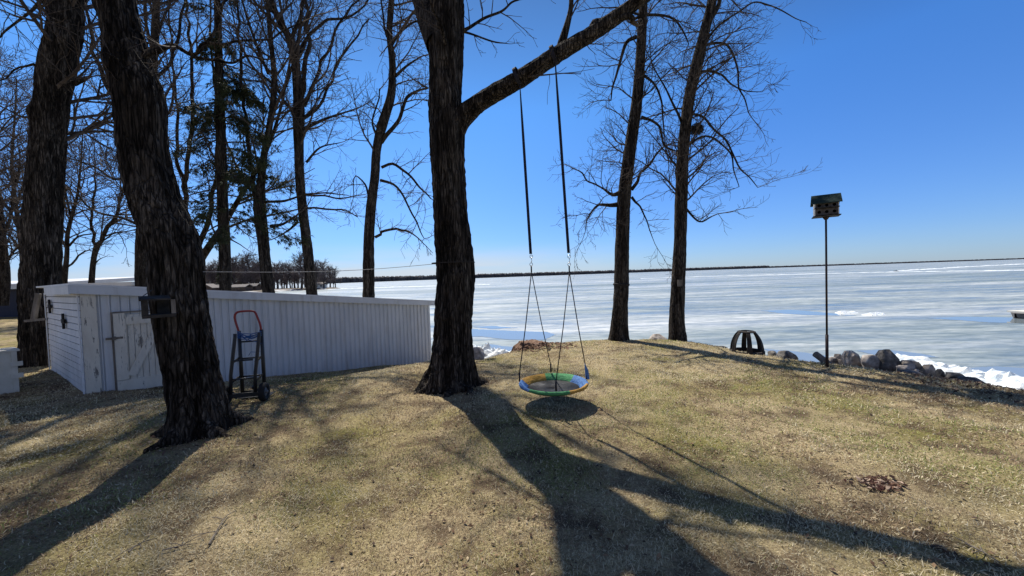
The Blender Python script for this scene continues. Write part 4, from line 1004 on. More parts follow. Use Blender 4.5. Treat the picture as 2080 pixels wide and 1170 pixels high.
# ------------------------------------------------------------------ saucer swing
SD = 4.78
S0 = pix(1124, 778, SD); SR = .430
sw = thing('saucer_swing', 'round saucer swing with blue, green and yellow rim hanging from the slanting limb', 'swing', tuple(S0))
prof2 = [(SR - .10, -.055), (SR - .05, -.018), (SR - .014, .016), (SR + .004, .014), (SR + .012, -.002), (SR + .006, -.018), (SR - .012, -.024), (SR - .055, -.042), (SR - .10, -.062)]
b_ = MB(); b_.lathe(S0, (0, 0, 1), [(.001, -.075), (SR - .088, -.056), (SR - .088, -.061), (.001, -.081)], 40); b_.build('mat', M['mat_mesh'], sw, True)
for a0, a1, mm in [(-15, 42, 'f_blue'), (42, 100, 'f_green'), (100, 160, 'f_yellow'), (160, 222, 'f_blue'), (222, 290, 'f_green'), (290, 345, 'f_yellow')]:
    b_ = MB(); b_.lathe(S0, (0, 0, 1), prof2, 14, R(a0), R(a1)); b_.build('rim_segment', M[mm], sw, True)
def rim(a, r=SR, z=.03): return S0 + np.array([r * math.cos(R(a)), r * math.sin(R(a)), z])
rings = []
for (tx, ty, td, bx_, by_, att, lab) in [(1056, 172, 5.25, 1078, 516, (178, 88), 'l'), (1128, 128, 5.10, 1155, 514, (2, 268), 'r')]:
    tpt = pix(tx, ty, td); bpt = pix(bx_, by_, 4.84)
    # strap: flat webbing with a slow twist
    b_ = MB(); n_ = 40; V = []; q = []
    for i in range(n_ + 1):
        f = i / n_; p = tpt + (bpt - tpt) * f; a = 1.35 - 1.2 * min(1, f * 2.4) if lab == 'l' else 1.1 - 1.1 * min(1, f * 2.5)
        wv = np.array([math.cos(a), math.sin(a), 0]) * .018; tv = np.array([-math.sin(a), math.cos(a), 0]) * .003
        V += [p - wv - tv, p + wv - tv, p + wv + tv, p - wv + tv]
        if i: q += [(4 * i - 4 + j, 4 * i - 4 + (j + 1) % 4, 4 * i + (j + 1) % 4, 4 * i + j) for j in range(4)]
    b_.add(V, q)
    # wrap round the limb
    la, lb = pix(tx - 40, ty + 5, td + .12), pix(tx + 40, ty - 42, td - .12)
    lax = (lb - la) / np.linalg.norm(lb - la); cc = pix(tx - 4 + (2 if lab == 'r' else 0), ty - 16, td); r_ = .121
    b_.lathe(cc, lax, [(r_, -.024), (r_ + .006, -.024), (r_ + .006, .024), (r_, .024)], 28)
    b_.build('strap', M['web'], sw)
    r1 = pix(bx_ + 1, 521, 4.83); r2 = pix(bx_ + 1, 537, 4.83)
    for c in (r1, r2): MB().lathe(c, (0.25, 1, 0), [(.019 + .004 * math.cos(t), .004 * math.sin(t)) for t in np.arange(6) * 1.047], 20).build('ring', M['steel'], sw, True)
    b_ = MB().tube([r1 - ZZ * .02, r1 * .5 + r2 * .5 + np.array([.008, 0, 0]), r2 + ZZ * .02], .004, 6); b_.build('carabiner', M['steel'], sw, True)
    k0 = r2 - ZZ * .018; kn = k0 - ZZ * .08
    b_ = MB(); b_.tube([k0, kn], .009, 8)
    for a in att:
        e = rim(a); b_.tube([kn, kn + (e - kn) * .5, e + ZZ * .10], .0065, 6); b_.tube([e + ZZ * .12, e - ZZ * .0], .012, 6)
    b_.build('rope', M['web'], sw, True)
b_ = MB(); e = rim(0) + np.array([.005, 0, 0])
b_.add([e + np.array([-.03, 0, .22]), e + np.array([.015, -.01, .12]), e + np.array([.03, 0, .0]), e + np.array([-.02, .01, .0]), e + np.array([-.03, .012, .22]), e + np.array([.015, .006, .12]), e + np.array([.03, .012, .0]), e + np.array([-.02, .022, .0])],
       [(0, 3, 2, 1), (4, 5, 6, 7), (0, 1, 5, 4), (1, 2, 6, 5), (2, 3, 7, 6), (3, 0, 4, 7)])
b_.build('cloth_flap', M['f_blue'], sw)

# ------------------------------------------------------------------ birdhouse on a pole
bp = pix(1680, 741, 6.2); bp[2] = g1(bp[0], bp[1]); bt = pix(1681, 440, 6.2); zt = bt[2]
bh = thing('birdhouse', 'two-storey birdhouse with green roof and six round holes on a tall thin pole', 'birdhouse', tuple(bp))
zmid = bp[2] + (zt - bp[2]) * .215
MB().tube([bp - ZZ * .1, (bp[0], bp[1], zmid)], .022, 12).build('pole_base', M['pole'], bh, True)
MB().tube([(bp[0], bp[1], zmid), (bp[0], bp[1], zt + .02)], .0145, 12).build('pole', M['pole'], bh, True)
bw, bd_, bhgt = .285, .20, .205; ang = R(9)
BX = np.array([math.cos(ang), math.sin(ang), 0]); BX = np.array([.93, -.36, 0]); BX /= np.linalg.norm(BX); BX = np.array([math.cos(R(-34)), math.sin(R(-34)), 0]); BY = np.array([-BX[1], BX[0], 0])
bc = np.array([bp[0], bp[1], zt])
def hb_(x, y, z): return bc + BX * x + BY * y + ZZ * z
def bbox(b, x, y, z, w_, d_, h_): return b.box(hb_(x, y, z), BX * w_, BY * d_, ZZ * h_)
# front and back walls with real round openings
def holed(b, y, t, z0, z1):
    cols_ = 3; cw = bw / cols_; r_ = .024
    for k in range(cols_):
        cx = -bw / 2 + cw * (k + .5); cz = (z0 + z1) / 2 - .004; K = 16
        for yy in (y, y + t):
            V = []; 
            for j in range(K):
                a = 2 * math.pi * j / K; V.append(hb_(cx + r_ * math.cos(a), yy, cz + r_ * math.sin(a)))
            for j in range(K):
                a = 2 * math.pi * j / K; c_, s_ = math.cos(a), math.sin(a); kx = (cw / 2) / max(abs(c_), 1e-6); kz = ((z1 - z0) / 2) / max(abs(s_), 1e-6); m_ = min(kx, kz)
                V.append(hb_(cx + c_ * m_, yy, min(z1, max(z0, (z0 + z1) / 2 + s_ * m_))))
            b.add(V, [(j, (j + 1) % K, K + (j + 1) % K, K + j) for j in range(K)])
        V = []
        for yy in (y, y + t):
            for j in range(K): V.append(hb_(cx + r_ * math.cos(2 * math.pi * j / K), yy, cz + r_ * math.sin(2 * math.pi * j / K)))
        b.add(V, [(j, (j + 1) % K, K + (j + 1) % K, K + j) for j in range(K)])
b_ = MB(); z1 = .118
holed(b_, -bd_ / 2, .012, .012, z1 - .002); holed(b_, -bd_ / 2, .012, z1 + .014, bhgt)
b_.build('front_wall', M['bird_wall'], bh)
b_ = MB(); bbox(b_, -bw / 2, bd_ / 2 - .012, .012, bw, .012, bhgt - .012); bbox(b_, -bw / 2 + .013, -bd_ / 2 + .06, .014, bw - .026, .012, bhgt - .016); b_.build('back_wall', M['hole'], bh)
for s in (-1, 1):
    x = -bw / 2 - .012 if s < 0 else bw / 2
    b_ = MB(); bbox(b_, x, -bd_ / 2, .0, .012, bd_, bhgt)
    xx = x + (.0 if s < 0 else .0); P_ = [(x, -bd_ / 2, bhgt), (x, bd_ / 2, bhgt), (x, 0, bhgt + .122), (x + .012, -bd_ / 2, bhgt), (x + .012, bd_ / 2, bhgt), (x + .012, 0, bhgt + .122)]
    b_.add([hb_(*q_) for q_ in P_], [(0, 3, 5, 2), (1, 2, 5, 4)], [(0, 2, 1), (3, 4, 5)]); b_.build('end_wall', M['bird_white'], bh)
b_ = MB(); bbox(b_, -bw / 2 - .03, -bd_ / 2 - .05, -.012, bw + .06, bd_ + .1, .014); b_.build('floor', M['dark_wood'], bh)
b_ = MB(); bbox(b_, -bw / 2 - .014, -bd_ / 2 - .045, z1 - .001, bw + .028, .044, .014); b_.build('ledge', M['dark_wood'], bh)
b_ = MB()
for s in (-1, 1):
    y2 = s * (bd_ / 2 + .055); zr = bhgt + .132; ze = bhgt - .015; x0, x1 = -bw / 2 - .045, bw / 2 + .045
    b_.box8([hb_(x0, 0, zr), hb_(x1, 0, zr), hb_(x1, y2, ze), hb_(x0, y2, ze), hb_(x0, 0, zr + .014), hb_(x1, 0, zr + .014), hb_(x1, y2, ze + .014), hb_(x0, y2, ze + .014)])
b_.build('roof', M['green_roof'], bh)
MB().lathe(bc - ZZ * .06, (0, 0, 1), [(.016, 0), (.022, 0), (.05, .045), (.016, .045)], 16).build('bracket', M['pole'], bh, True)

# ------------------------------------------------------------------ dome fire pit
dc = pix(1517, 716, 7.45); dc[2] = g1(dc[0], dc[1]) + .02
dome = thing('fire_pit_dome', 'black iron dome frame with open panels standing at the lawn edge', 'fire pit', tuple(dc))
DR, DH = .285, .415
def dpt(a, t, r=DR):
    """t 0 at base .. 1 at the top ring"""
    e = t * 1.12; return dc + np.array([r * math.cos(e) * math.cos(a), r * math.cos(e) * math.sin(a), DH * math.sin(e) / math.sin(1.12)])
for k in range(6):
    a = R(-90 + 30 + 60 * k + 8); P_ = [dpt(a, t) for t in np.linspace(0, 1, 12)]; b_ = MB(); V = []; q = []
    tv = np.array([-math.sin(a), math.cos(a), 0]); rv = np.array([math.cos(a), math.sin(a), .35])
    for i, p in enumerate(P_):
        w_ = .046 - .014 * i / 11
        V += [p - tv * w_ - rv * .008, p + tv * w_ - rv * .008, p + tv * w_ + rv * .008, p - tv * w_ + rv * .008]
        if i: q += [(4 * i - 4 + j, 4 * i - 4 + (j + 1) % 4, 4 * i + (j + 1) % 4, 4 * i + j) for j in range(4)]
    b_.add(V, q); b_.build('rib', M['rust_black'], dome)
rt = DR * math.cos(1.12)
MB().lathe(dc + ZZ * (DH - .012), (0, 0, 1), [(rt - .025, 0), (rt + .035, -.012), (rt + .035, .004), (rt - .02, .02)], 30).build('top_ring', M['rust_black'], dome)
MB().lathe(dc, (0, 0, 1), [(DR - .03, -.08), (DR + .02, -.08), (DR + .02, .03), (DR - .03, .03)], 30).build('base_ring', M['rust_black'], dome)

# ------------------------------------------------------------------ stones along the edge
def rock(px, py, d, w_, h_, lab, dark=False, seed=0, flat=1.0, rz=0, sink=.35, zabs=None):
    bm = bmesh.new(); bmesh.ops.create_icosphere(bm, subdivisions=4, radius=1); sd_ = seed * 3.7
    for v in bm.verts:
        p = v.co.copy(); f = 1 + .28 * mnoise.noise((p.x * 1.1 + sd_, p.y * 1.1, p.z * 1.1)) + .13 * mnoise.noise((p.x * 2.6 + sd_, p.y * 2.6, p.z * 2.6)) + .04 * mnoise.noise((p.x * 7, p.y * 7 + sd_, p.z * 7))
        v.co = p * f
        for n_, lim in (((.5, -.6, .62), .72), ((-.6, -.4, .69), .78), ((.1, -.95, .3), .8), ((.85, .1, .5), .8), ((-.9, .2, .35), .8), ((0, .2, 1), .82)):          # broken flat faces
            nv = Vector(n_).normalized(); e = v.co.dot(nv) - lim + .17 - .18 * math.sin(sd_ + n_[0] * 9)
            if e > 0: v.co -= nv * e * .85
    pw = w_ * d / FPX / 2 * 1.2 / math.hypot(1, (px - W2) / FPX); phh = h_ * d / FPX / 2 * .92
    c = pix(px, py, d)
    for v in bm.verts: v.co = Vector((v.co.x * pw, v.co.y * pw * .8 * flat, v.co.z * phh * 1.25))
    low = min(v.co.z for v in bm.verts); need = g1(c[0], c[1]) - .03 - c[2]      # the stone reaches down into the bank
    if need < low:
        for v in bm.verts:
            if v.co.z < 0: v.co.z *= need / low
    me = bpy.data.meshes.new('rock'); bm.to_mesh(me); bm.free()
    me.polygons.foreach_set('use_smooth', np.full(len(me.polygons), True))
    o = link('rock', me, M['rock_dark' if dark else 'rock']); o.location = tuple(c); o.rotation_euler = (0, 0, rz)
    return tag(o, lab, 'rock', 'stones along the lawn edge')
for i, a in enumerate([
    (968, 714, 7.9, 34, 26, 'rounded grey boulder right beside the foot of the swing tree', False),
    (1334, 688, 9.2, 40, 20, 'brownish boulder between the two slim lakeside trees', False),
    (1466, 706, 8.3, 26, 10, 'low flat stone just left of the black dome', True),
    (1598, 720, 7.4, 40, 16, 'dark wedge-shaped stone right of the black dome', True),
    (1570, 716, 7.9, 22, 9, 'small low stone touching the dark wedge-shaped stone', True),
    (1704, 724, 6.9, 20, 14, 'small grey stone just right of the birdhouse pole', False),
    (1731, 722, 6.6, 44, 20, 'smooth pale tan boulder, first large one right of the birdhouse pole', False),
    (1768, 728, 6.3, 40, 24, 'rough grey boulder between the tan boulder and the big dark one', False),
    (1803, 728, 6.25, 54, 38, 'biggest dark boulder with a squared top in the row of stones', True),
    (1846, 737, 6.1, 46, 14, 'long brownish stone lying on top of others right of the biggest boulder', False),
    (1838, 748, 5.95, 34, 14, 'pale rounded stone below the long brownish one', False),
    (1866, 745, 6.0, 26, 24, 'upright rounded stone at the right end of the long brownish one', True),
    (1888, 748, 5.95, 28, 26, 'blocky brown stone, last tall one before the ice bank', False),
    (1911, 756, 5.7, 22, 14, 'small dark stone against the white ice bank', True),
    (1940, 762, 5.5, 44, 16, 'flat mossy-looking stone in front of the ice bank', True),
    (1975, 774, 5.25, 56, 18, 'low dark stone furthest right along the edge', True),
    (1850, 760, 5.7, 60, 16, 'dark half-buried stone in the leaf litter below the row of boulders', True)]):
    rock(*a, seed=i + 1, rz=(i * 1.3) % .9 - .4)
g = random.Random(91)
for i in range(26):                                            # rubble wedged among them
    px = 1690 + 330 * (i + g.random()) / 26; py = np.interp(px, [1690, 1800, 1900, 2020], [733, 748, 764, 792]) + g.uniform(-7, 3); d = np.interp(px, [1690, 1800, 1900, 2020], [6.7, 6.1, 5.65, 5.0]) + .15
    rock(px, py, d, g.uniform(9, 24), g.uniform(7, 15), 'small stone wedged among the bigger stones along the right lawn edge', g.random() < .6, 40 + i, 1, g.uniform(0, 3))['group'] = 'small rubble stones along the right lawn edge'
# log by the pole
p0, p1 = pix(1656, 719, 6.65), pix(1692, 748, 6.35)
tag(MB().tube(catmull([p0, p0 * .5 + p1 * .5 + ZZ * .01, p1], .05), [.055] * len(catmull([p0, p0 * .5 + p1 * .5, p1], .05)), 12).build('log', M['old_wood'], None, True), 'short weathered log lying behind the foot of the birdhouse pole', 'log')

# ------------------------------------------------------------------ ice banks
def heap(name, line, wd, ht, lab, seed, dark=False):
    """a jagged bank of broken ice piled along the shore"""
    g = random.Random(seed); line = np.asarray(line, float); Ls = np.concatenate([[0], np.cumsum(np.hypot(*np.diff(line, axis=0).T))])
    nu, nv = max(12, int(Ls[-1] / .06)), 26; V = []
    for i in range(nu + 1):
        s = Ls[-1] * i / nu; x = np.interp(s, Ls, line[:, 0]); y = np.interp(s, Ls, line[:, 1])
        x2 = np.interp(min(s + .1, Ls[-1]), Ls, line[:, 0]); y2 = np.interp(min(s + .1, Ls[-1]), Ls, line[:, 1]); x1 = np.interp(max(s - .1, 0), Ls, line[:, 0]); y1 = np.interp(max(s - .1, 0), Ls, line[:, 1])
        tx, ty = norm((x2 - x1, y2 - y1, 0))[:2]; end = min(1, min(i, nu - i) / (nu * .12 + 1))
        for j in range(nv + 1):
            u = j / nv * 2 - 1; px, py = x - ty * u * wd, y + tx * u * wd
            e = (1 - abs(u) ** 1.6) * end
            nz_ = mnoise.noise((px * 1.5, py * 1.5, seed)) * .5 + .5; vor = mnoise.voronoi((px * 4.2, py * 4.2, seed * 1.0))[0]; vor2 = mnoise.voronoi((px * 11, py * 11, seed * 2.0))[0]
            V.append((px + g.gauss(0, .008), py + g.gauss(0, .008), LAKE - .04 + ht * e * (.5 + .55 * nz_ + .42 * (vor[1] - vor[0]) * e + .22 * (vor2[1] - vor2[0]) + .12 * mnoise.noise((px * 7, py * 7, seed)))))
    k = nv + 1
    q = [(i * k + j, (i + 1) * k + j, (i + 1) * k + j + 1, i * k + j + 1) for i in range(nu) for j in range(nv)]
    return tag(link(name, np_mesh(name, V, q, smooth=False), M['snow']), lab, 'ice pile', 'heaps of broken ice')
heap('ice_bank', [(8.75, 9.9), (8.9, 9.3), (9.0, 8.6), (9.0, 7.5), (9.15, 6.6), (9.3, 5.4), (9.6, 4.0), (10.2, 2.2), (11, 0)], .8, .50, 'long white bank of broken ice piled below the right lawn edge', 3)
heap('ice_bank', [(-2.2, 12.1), (-1.2, 11.3), (-.6, 10.9), (-.05, 10.9), (.35, 11.2)], .6, .55, 'small white ice pile glimpsed right of the swing tree foot', 8)
for px, py, wd, lab in [(1722, 634, 46, 'pale ice mound out on the lake, the bigger of two side by side'), (1778, 638, 42, 'pale ice mound out on the lake, the flatter of two side by side')]:
    c = pixz(px, py + 2, LAKE); h_ = wd * 19.4 / FPX / 2
    heap('ice_mound', [(c[0] - h_, c[1]), (c[0], c[1] + .1), (c[0] + h_, c[1])], .35, .15, lab, int(px))
for px, py, wd in []: pass
c = pixz(1040, 661, LAKE)

# ------------------------------------------------------------------ stump with bark chips
sc_ = pix(1078, 704, 8.75); sc_[2] = g1(sc_[0], sc_[1])
stp = thing('stump', 'ragged old stump with brown bark chips on the lawn edge behind the swing', 'stump', tuple(sc_))
b_ = MB(); V = []; q = []; K = 40
for i, (z, rr) in enumerate([(-.15, .46), (.0, .40), (.05, .33), (.09, .29), (.12, .27)]):
    for j in range(K):
        a = 2 * math.pi * j / K; f = 1 + .13 * math.sin(5 * a + 1) + .14 * mnoise.noise((math.cos(a) * 4, math.sin(a) * 4, z * 3))
        V.append(sc_ + np.array([rr * f * math.cos(a), rr * f * math.sin(a), z + (.06 * mnoise.noise((math.cos(a) * 5, math.sin(a) * 5, 3)) if i == 4 else 0)]))
    if i: q += [((i - 1) * K + j, (i - 1) * K + (j + 1) % K, i * K + (j + 1) % K, i * K + j) for j in range(K)]
V.append(sc_ + ZZ * .06); b_.add(V, q, [(5 * K, 4 * K + j, 4 * K + (j + 1) % K) for j in range(K)]); b_.build('body', M['stump'], stp)
b_ = MB(); g = random.Random(4)
for i in range(220):
    a = g.uniform(0, 6.283); rr = g.uniform(.2, .85) ; x, y = sc_[0] + .12 + rr * math.cos(a) * 1.1, sc_[1] - .15 + rr * math.sin(a) * .6
    z = g1(x, y) + .015 + max(0, .10 - .14 * rr); l_ = g.uniform(.03, .09); t_ = g.uniform(0, 6.28)
    d = np.array([math.cos(t_), math.sin(t_), g.gauss(0, .25)]); e = np.array([-math.sin(t_), math.cos(t_), g.gauss(0, .2)])
    b_.cbox((x, y, z), d * l_, e * l_ * .4, np.array([0, 0, .012]))
b_.build('bark_chips', M['stump'], stp)['kind'] = 'stuff'

# ------------------------------------------------------------------ wire, nest, plate, boat, band
P_ = [pix(412, 552, 4.2) * (1 - t) + pix(884, 536, 5.78) * t - ZZ * .05 * math.sin(math.pi * t) for t in np.linspace(0, 1, 30)]
tag(MB().tube(P_, .0042, 6).build('clothesline', M['wire'], None, True), 'thin pale line strung between the leaning tree and the swing tree', 'clothesline')
tc_ = pix(921, 534, SWD); tag(MB().lathe(tc_, (0, 0, 1), [(.322, -.008), (.332, -.008), (.332, .008), (.322, .008)], 40).build('wire_loop', M['rust_black']), 'dark wire loop round the swing tree trunk holding the line', 'wire')
tc_ = pix(1262, 578, 9.3); tag(MB().lathe(tc_, (.06, 0, 1), [(.172, -.03), (.2, -.02), (.2, .02), (.172, .03)], 30).build('wire_loop', M['rust_black']), 'dark band round the trunk of the left lakeside tree', 'wire')
pc = pix(1381, 575, 8.93); tag(MB().cbox(pc, (.12, 0, 0), (0, .02, 0), (0, 0, .16)).build('plate', M['old_wood'], None, False, .006), 'small grey plate nailed to the right lakeside tree trunk', 'plate')
nc = pix(1414, 263, 9.0); tw = Tw(); g = random.Random(12)
for i in range(420):
    u = norm((g.gauss(0, 1), g.gauss(0, 1), g.gauss(0, .7))); r_ = .17 * g.uniform(.3, 1) ; p = (nc[0] + u[0] * r_, nc[1] + u[1] * r_, nc[2] + u[2] * r_ * .8)
    d = deflect(u, R(80), g); l_ = g.uniform(.05, .13)
    tw.add([tuple(p[x] + d[x] * l_ * k for x in range(3)) for k in (-1, 0, 1)], [.003, .004, .003], 3)
tag(tw.build('nest', M['nest']), 'dark twig nest in the crown of the right lakeside tree', 'nest')
bo = pixz(2062, 647, LAKE)
boat = thing('boat', 'grey boat lying in the lake, only its front end showing at the right edge', 'boat', tuple(bo))
b_ = MB(); V = []; q = []; sec = []
for i, (x, wd, sh) in enumerate([(0, .03, .10), (.15, .25, .04), (.45, .5, .0), (1.2, .65, 0), (3.2, .65, 0)]):
    V += [bo + np.array([x + (.06 if i == 0 else 0), -wd * .7, -.05 + sh]), bo + np.array([x, -wd, .22]), bo + np.array([x, wd, .22]), bo + np.array([x, wd * .7, -.05 + sh])]
    if i: q += [(4 * i - 4 + j, 4 * i - 4 + (j + 1) % 4, 4 * i + (j + 1) % 4, 4 * i + j) for j in range(4)]
b_.add(V, q); b_.build('hull', M['boat'], boat)
MB().box(bo + np.array([.3, -.5, .222]), (2.9, 0, 0), (0, 1.0, 0), (0, 0, .07)).build('deck', M['white_wood'], boat)
b_ = MB(); b_.tube([bo + np.array([.35, -.45, .42]), bo + np.array([3.0, -.45, .42])], .022, 8)
for x in (.4, 1.2, 2.2): b_.tube([bo + np.array([x, -.45, .29]), bo + np.array([x, -.45, .42])], .014, 6)
b_.build('rail', M['black_steel'], boat, True)

# ------------------------------------------------------------------ dead weeds by the right bank
for k, (px, py, d, L_, lean, lab) in enumerate([(1905, 752, 6.4, .45, .1, 'cluster of thin dead weed stalks behind the stones by the ice bank'), (1918, 752, 6.6, .95, 1.35, 'long bent twig sticking out over the ice bank')]):
    g = random.Random(60 + k); tw = Tw(); p = pix(px, py, d); p[2] = min(p[2], g1(p[0], p[1]) + .02)
    for i in range(9 if k == 0 else 1):
        q_ = (p[0] + g.gauss(0, .18) * (k == 0), p[1] + g.gauss(0, .1), p[2])
        dv = norm((lean + g.gauss(0, .15), g.gauss(0, .1), 1.0)); grow(tw, q_, dv, L_ * g.uniform(.7, 1.15), .004, 1, g, .1, -.02, 2, .002)
    tag(tw.build('dead_weed' if k == 0 else 'dead_twig', M['twig']), lab, 'weeds' if k == 0 else 'twig')

# ------------------------------------------------------------------ grass, leaves, twigs on the lawn
def sample(N, rmin, rmax, power, half):
    u = nrs.rand(N); e = 2 - power
    r = (rmin ** e + u * (rmax ** e - rmin ** e)) ** (1 / e); a = (nrs.rand(N) * 2 - 1) * half
    return r * np.sin(a), r * np.cos(a)
def on_lawn(x, y, margin=-.2):
    s = sdist(x, y); px, py = x - SA[0], y - SA[1]; e_ = np.array([-2.9, 1.9]); e_ /= np.linalg.norm(e_)
    det = SU[0] * e_[1] - SU[1] * e_[0]; a = (px * e_[1] - py * e_[0]) / det; c = (SU[0] * py - SU[1] * px) / det
    return (s > margin) & ~((a > -.02) & (a < SL + .02) & (c > -.02) & (c < 3.45))
def tints(x, y):
    """straw, greener patches and brown worn patches: the lawn's own colours"""
    gr = fbm(x * .55 + 3, y * .55, 31, 4); br = fbm(x * 1.2, y * 1.2 + 7, 47, 4); n = len(x)
    straw = np.array([.60, .51, .315]); pale = np.array([.80, .72, .52]); green = np.array([.30, .32, .12]); brown = np.array([.34, .255, .17])
    f = nrs.rand(n, 1); c = straw * (1 - f) + pale * f
    for bx_, by_, rd_, am_ in ((-.95, 5.75, .95, .75), (-3.65, 4.3, .95, .8), (-8.2, 7.2, 1.7, .95), (5.9, 5.2, 1.3, .5), (2.6, 9.2, .8, .5), (4.0, 8.9, .8, .5), (-5.2, 6.2, 1.2, .35)):      # worn soil round the trunks and by the shed
        br = br + am_ * .22 * np.exp(-((x - bx_) ** 2 + (y - by_) ** 2) / rd_ ** 2)
    pg = np.clip((gr - .52) * 4.4 + .14, .02, .65); pb_ = np.clip((br - .53) * 5 + .14, .03, .68)
    m1 = nrs.rand(n) < pg; m2 = nrs.rand(n) < pb_
    c[m1] = green * (.75 + .6 * nrs.rand(m1.sum(), 1)); c[m2] = brown * (.6 + .8 * nrs.rand(m2.sum(), 1))
    return c * (.75 + .45 * nrs.rand(n, 1))
x, y = sample(780000, 1.25, 15, 1.22, R(64)); x2, y2 = sample(26000, .8, 9, 1.0, R(180)); x = np.concatenate([x, x2]); y = np.concatenate([y, y2])
k = on_lawn(x, y, -.5) & (nrs.rand(len(x)) < np.clip(.45 + 1.6 * fbm(x * 2.2, y * 2.2, 71, 3) - .35, .25, 1)); x, y = x[k], y[k]; n = len(x)
z = gz(x, y) - .006; r = np.hypot(x, y)
th = nrs.rand(n) * 2 * np.pi; el = np.abs(nrs.normal(0, .5, n)) + .08; ln = (.013 + .026 * nrs.rand(n) ** 1.5) * (1 + .03 * r) * (.6 + .9 * fbm(x * 3.3, y * 3.3, 91, 3))
w_ = (.0009 + .0011 * nrs.rand(n)) * np.clip(r / 2.2, 1, 3.4)
d = np.stack([np.cos(th) * np.cos(el), np.sin(th) * np.cos(el), np.sin(el)], 1); sd_ = np.stack([-np.sin(th), np.cos(th), nrs.normal(0, .4, n)], 1)
B0 = np.stack([x, y, z], 1); mid = B0 + d * (ln * .55)[:, None] + np.array([0, 0, 1]) * (ln * .10)[:, None]; tipv = B0 + d * ln[:, None]
V = np.stack([B0 - sd_ * w_[:, None], B0 + sd_ * w_[:, None], mid + sd_ * (w_ * .8)[:, None], tipv, mid - sd_ * (w_ * .8)[:, None]], 1).reshape(-1, 3)
i0 = np.arange(n) * 5
me = np_mesh('grass', V, np.stack([i0, i0 + 1, i0 + 2, i0 + 4], 1), np.stack([i0 + 4, i0 + 2, i0 + 3], 1), False)
c = tints(x, y); a = me.color_attributes.new('tint', 'FLOAT_COLOR', 'POINT')
a.data.foreach_set('color', np.repeat(np.hstack([c, np.ones((n, 1))]), 5, axis=0).astype(np.float32).ravel())
tag(link('grass', me, M['grass']), 'short matted straw-coloured grass covering the lawn', 'grass', kind='stuff')

def leaves(name, x, y, size, lab, cols_, lift=.012):
    n = len(x); z = gz(x, y) + lift; th = nrs.rand(n) * 6.283; s = size * (.5 + nrs.rand(n))
    a = np.stack([np.cos(th), np.sin(th), nrs.normal(0, .25, n)], 1) * s[:, None]; b = np.stack([-np.sin(th), np.cos(th), nrs.normal(0, .25, n)], 1) * (s * .5)[:, None]
    c = np.stack([x, y, z], 1); up = np.stack([np.zeros(n), np.zeros(n), s * .3 * nrs.rand(n)], 1)
    V = np.stack([c - a, c - b * .9 + up, c + a * .2 - b + up * .4, c + a, c + a * .1 + b + up, c - a * .4 + b * .8 + up * .3], 1).reshape(-1, 3); i = np.arange(n) * 6
    me = np_mesh(name, V, np.vstack([np.stack([i, i + 1, i + 4, i + 5], 1), np.stack([i + 1, i + 2, i + 3, i + 4], 1)]), None, False)
    cc = np.array(cols_)[nrs.randint(0, len(cols_), n)] * (.6 + .7 * nrs.rand(n, 1)); at = me.color_attributes.new('tint', 'FLOAT_COLOR', 'POINT')
    at.data.foreach_set('color', np.repeat(np.hstack([cc, np.ones((n, 1))]), 6, axis=0).astype(np.float32).ravel())
    return tag(link(name, me, M['leaf']), lab, 'leaves', kind='stuff')
x, y = sample(9000, 1.3, 11, 1.15, R(62)); k = on_lawn(x, y, 0.0) & (nrs.rand(len(x)) < np.clip(fbm(x * .9, y * .9, 83, 3) * 2.2 - .5, .08, 1)); 
leaves('fallen_leaves', x[k], y[k], .014, 'scattered small dead leaves lying on the grass', [(.30, .2, .12), (.14, .085, .055), (.5, .4, .26), (.09, .06, .045)])
lp = pixg(1790, 988); x = lp[0] + nrs.normal(0, .085, 170); y = lp[1] + nrs.normal(0, .045, 170)
leaves('leaf_pile', x, y, .02, 'small heap of reddish brown leaves and chips on the lawn at right', [(.07, .03, .024), (.16, .09, .06), (.48, .36, .27), (.05, .026, .022)], .02)
x = []; y = []
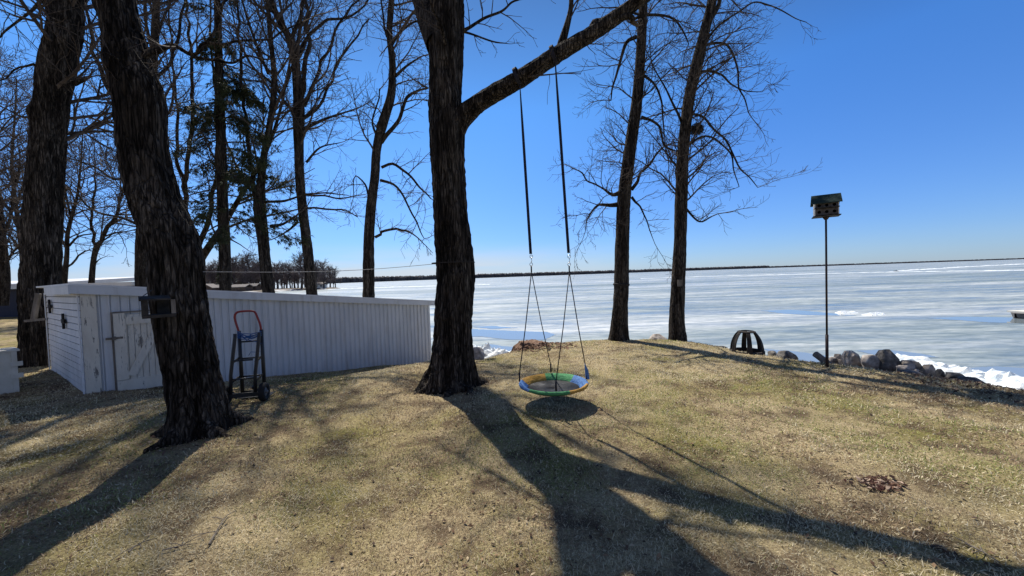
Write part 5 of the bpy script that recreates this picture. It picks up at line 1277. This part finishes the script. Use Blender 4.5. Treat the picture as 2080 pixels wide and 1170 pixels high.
for i in range(900):
    t = nrs.rand(); p = EDGE[15] if False else None
    px = nrs.uniform(1820, 2060); q_ = (6.1 + nrs.normal(0, .35), 5.1 + nrs.normal(0, .5)); x.append(q_[0]); y.append(q_[1])
leaves('leaf_litter', np.array(x), np.array(y), .022, 'dark leaf litter among the stones by the ice bank', [(.10, .06, .045), (.2, .13, .09), (.34, .24, .17), (.05, .035, .03)], .015)
for bx_, by_, n_ in ((-.95, 5.7, 260), (-3.6, 4.2, 320), (-8.0, 7.0, 700)):
    leaves('leaf_litter', bx_ + nrs.normal(0, .55 if bx_ > -7 else .8, n_), by_ + nrs.normal(0, .45 if bx_ > -7 else .7, n_), .02, 'dead leaves caught round the foot of %s' % ('the swing tree' if bx_ > -2 else 'the leaning tree' if bx_ > -5 else 'the far left tree and shed wall'), [(.16, .10, .07), (.3, .22, .15), (.08, .05, .04), (.42, .33, .24)], .014)
# fallen twigs
def lawn_twig(pts, r_, lab, seed):
    g = random.Random(seed); P_ = [pixg(*p) for p in pts]; P_ = [np.array([p[0], p[1], g1(p[0], p[1]) + .018]) for p in P_]; tw = Tw()
    A = catmull(P_, .05); tw.add([tuple(a) for a in A], list(np.linspace(r_, r_ * .45, len(A))), 5)
    for i in range(3):
        a = A[g.randrange(1, len(A) - 1)]; e = a + np.array([g.gauss(0, .1), g.gauss(0, .1), .01]); tw.add([tuple(a), tuple((a + e) / 2 + ZZ * .006), tuple(e)], [.003, .0025, .002], 4)
    tag(tw.build('fallen_twig', M['old_wood']), lab, 'twig', 'twigs lying on the lawn')
lawn_twig([(425, 1112), (440, 1085), (462, 1052), (480, 1043)], .006, 'long pale bent twig lying on the grass at lower left', 1)
lawn_twig([(262, 1128), (275, 1115), (285, 1112), (287, 1117)], .005, 'short hooked twig on the grass near the lower left shadow', 2)
lawn_twig([(1960, 1110), (1995, 1128), (2030, 1150)], .006, 'thin twig on the grass in the lower right corner', 4)
lawn_twig([(940, 771), (960, 768), (985, 770)], .01, 'pale stick lying across the foot of the swing tree', 5)
lawn_twig([(330, 1125), (370, 1115), (400, 1110)], .004, 'straight thin twig on the grass between the hooked and the bent one', 6)
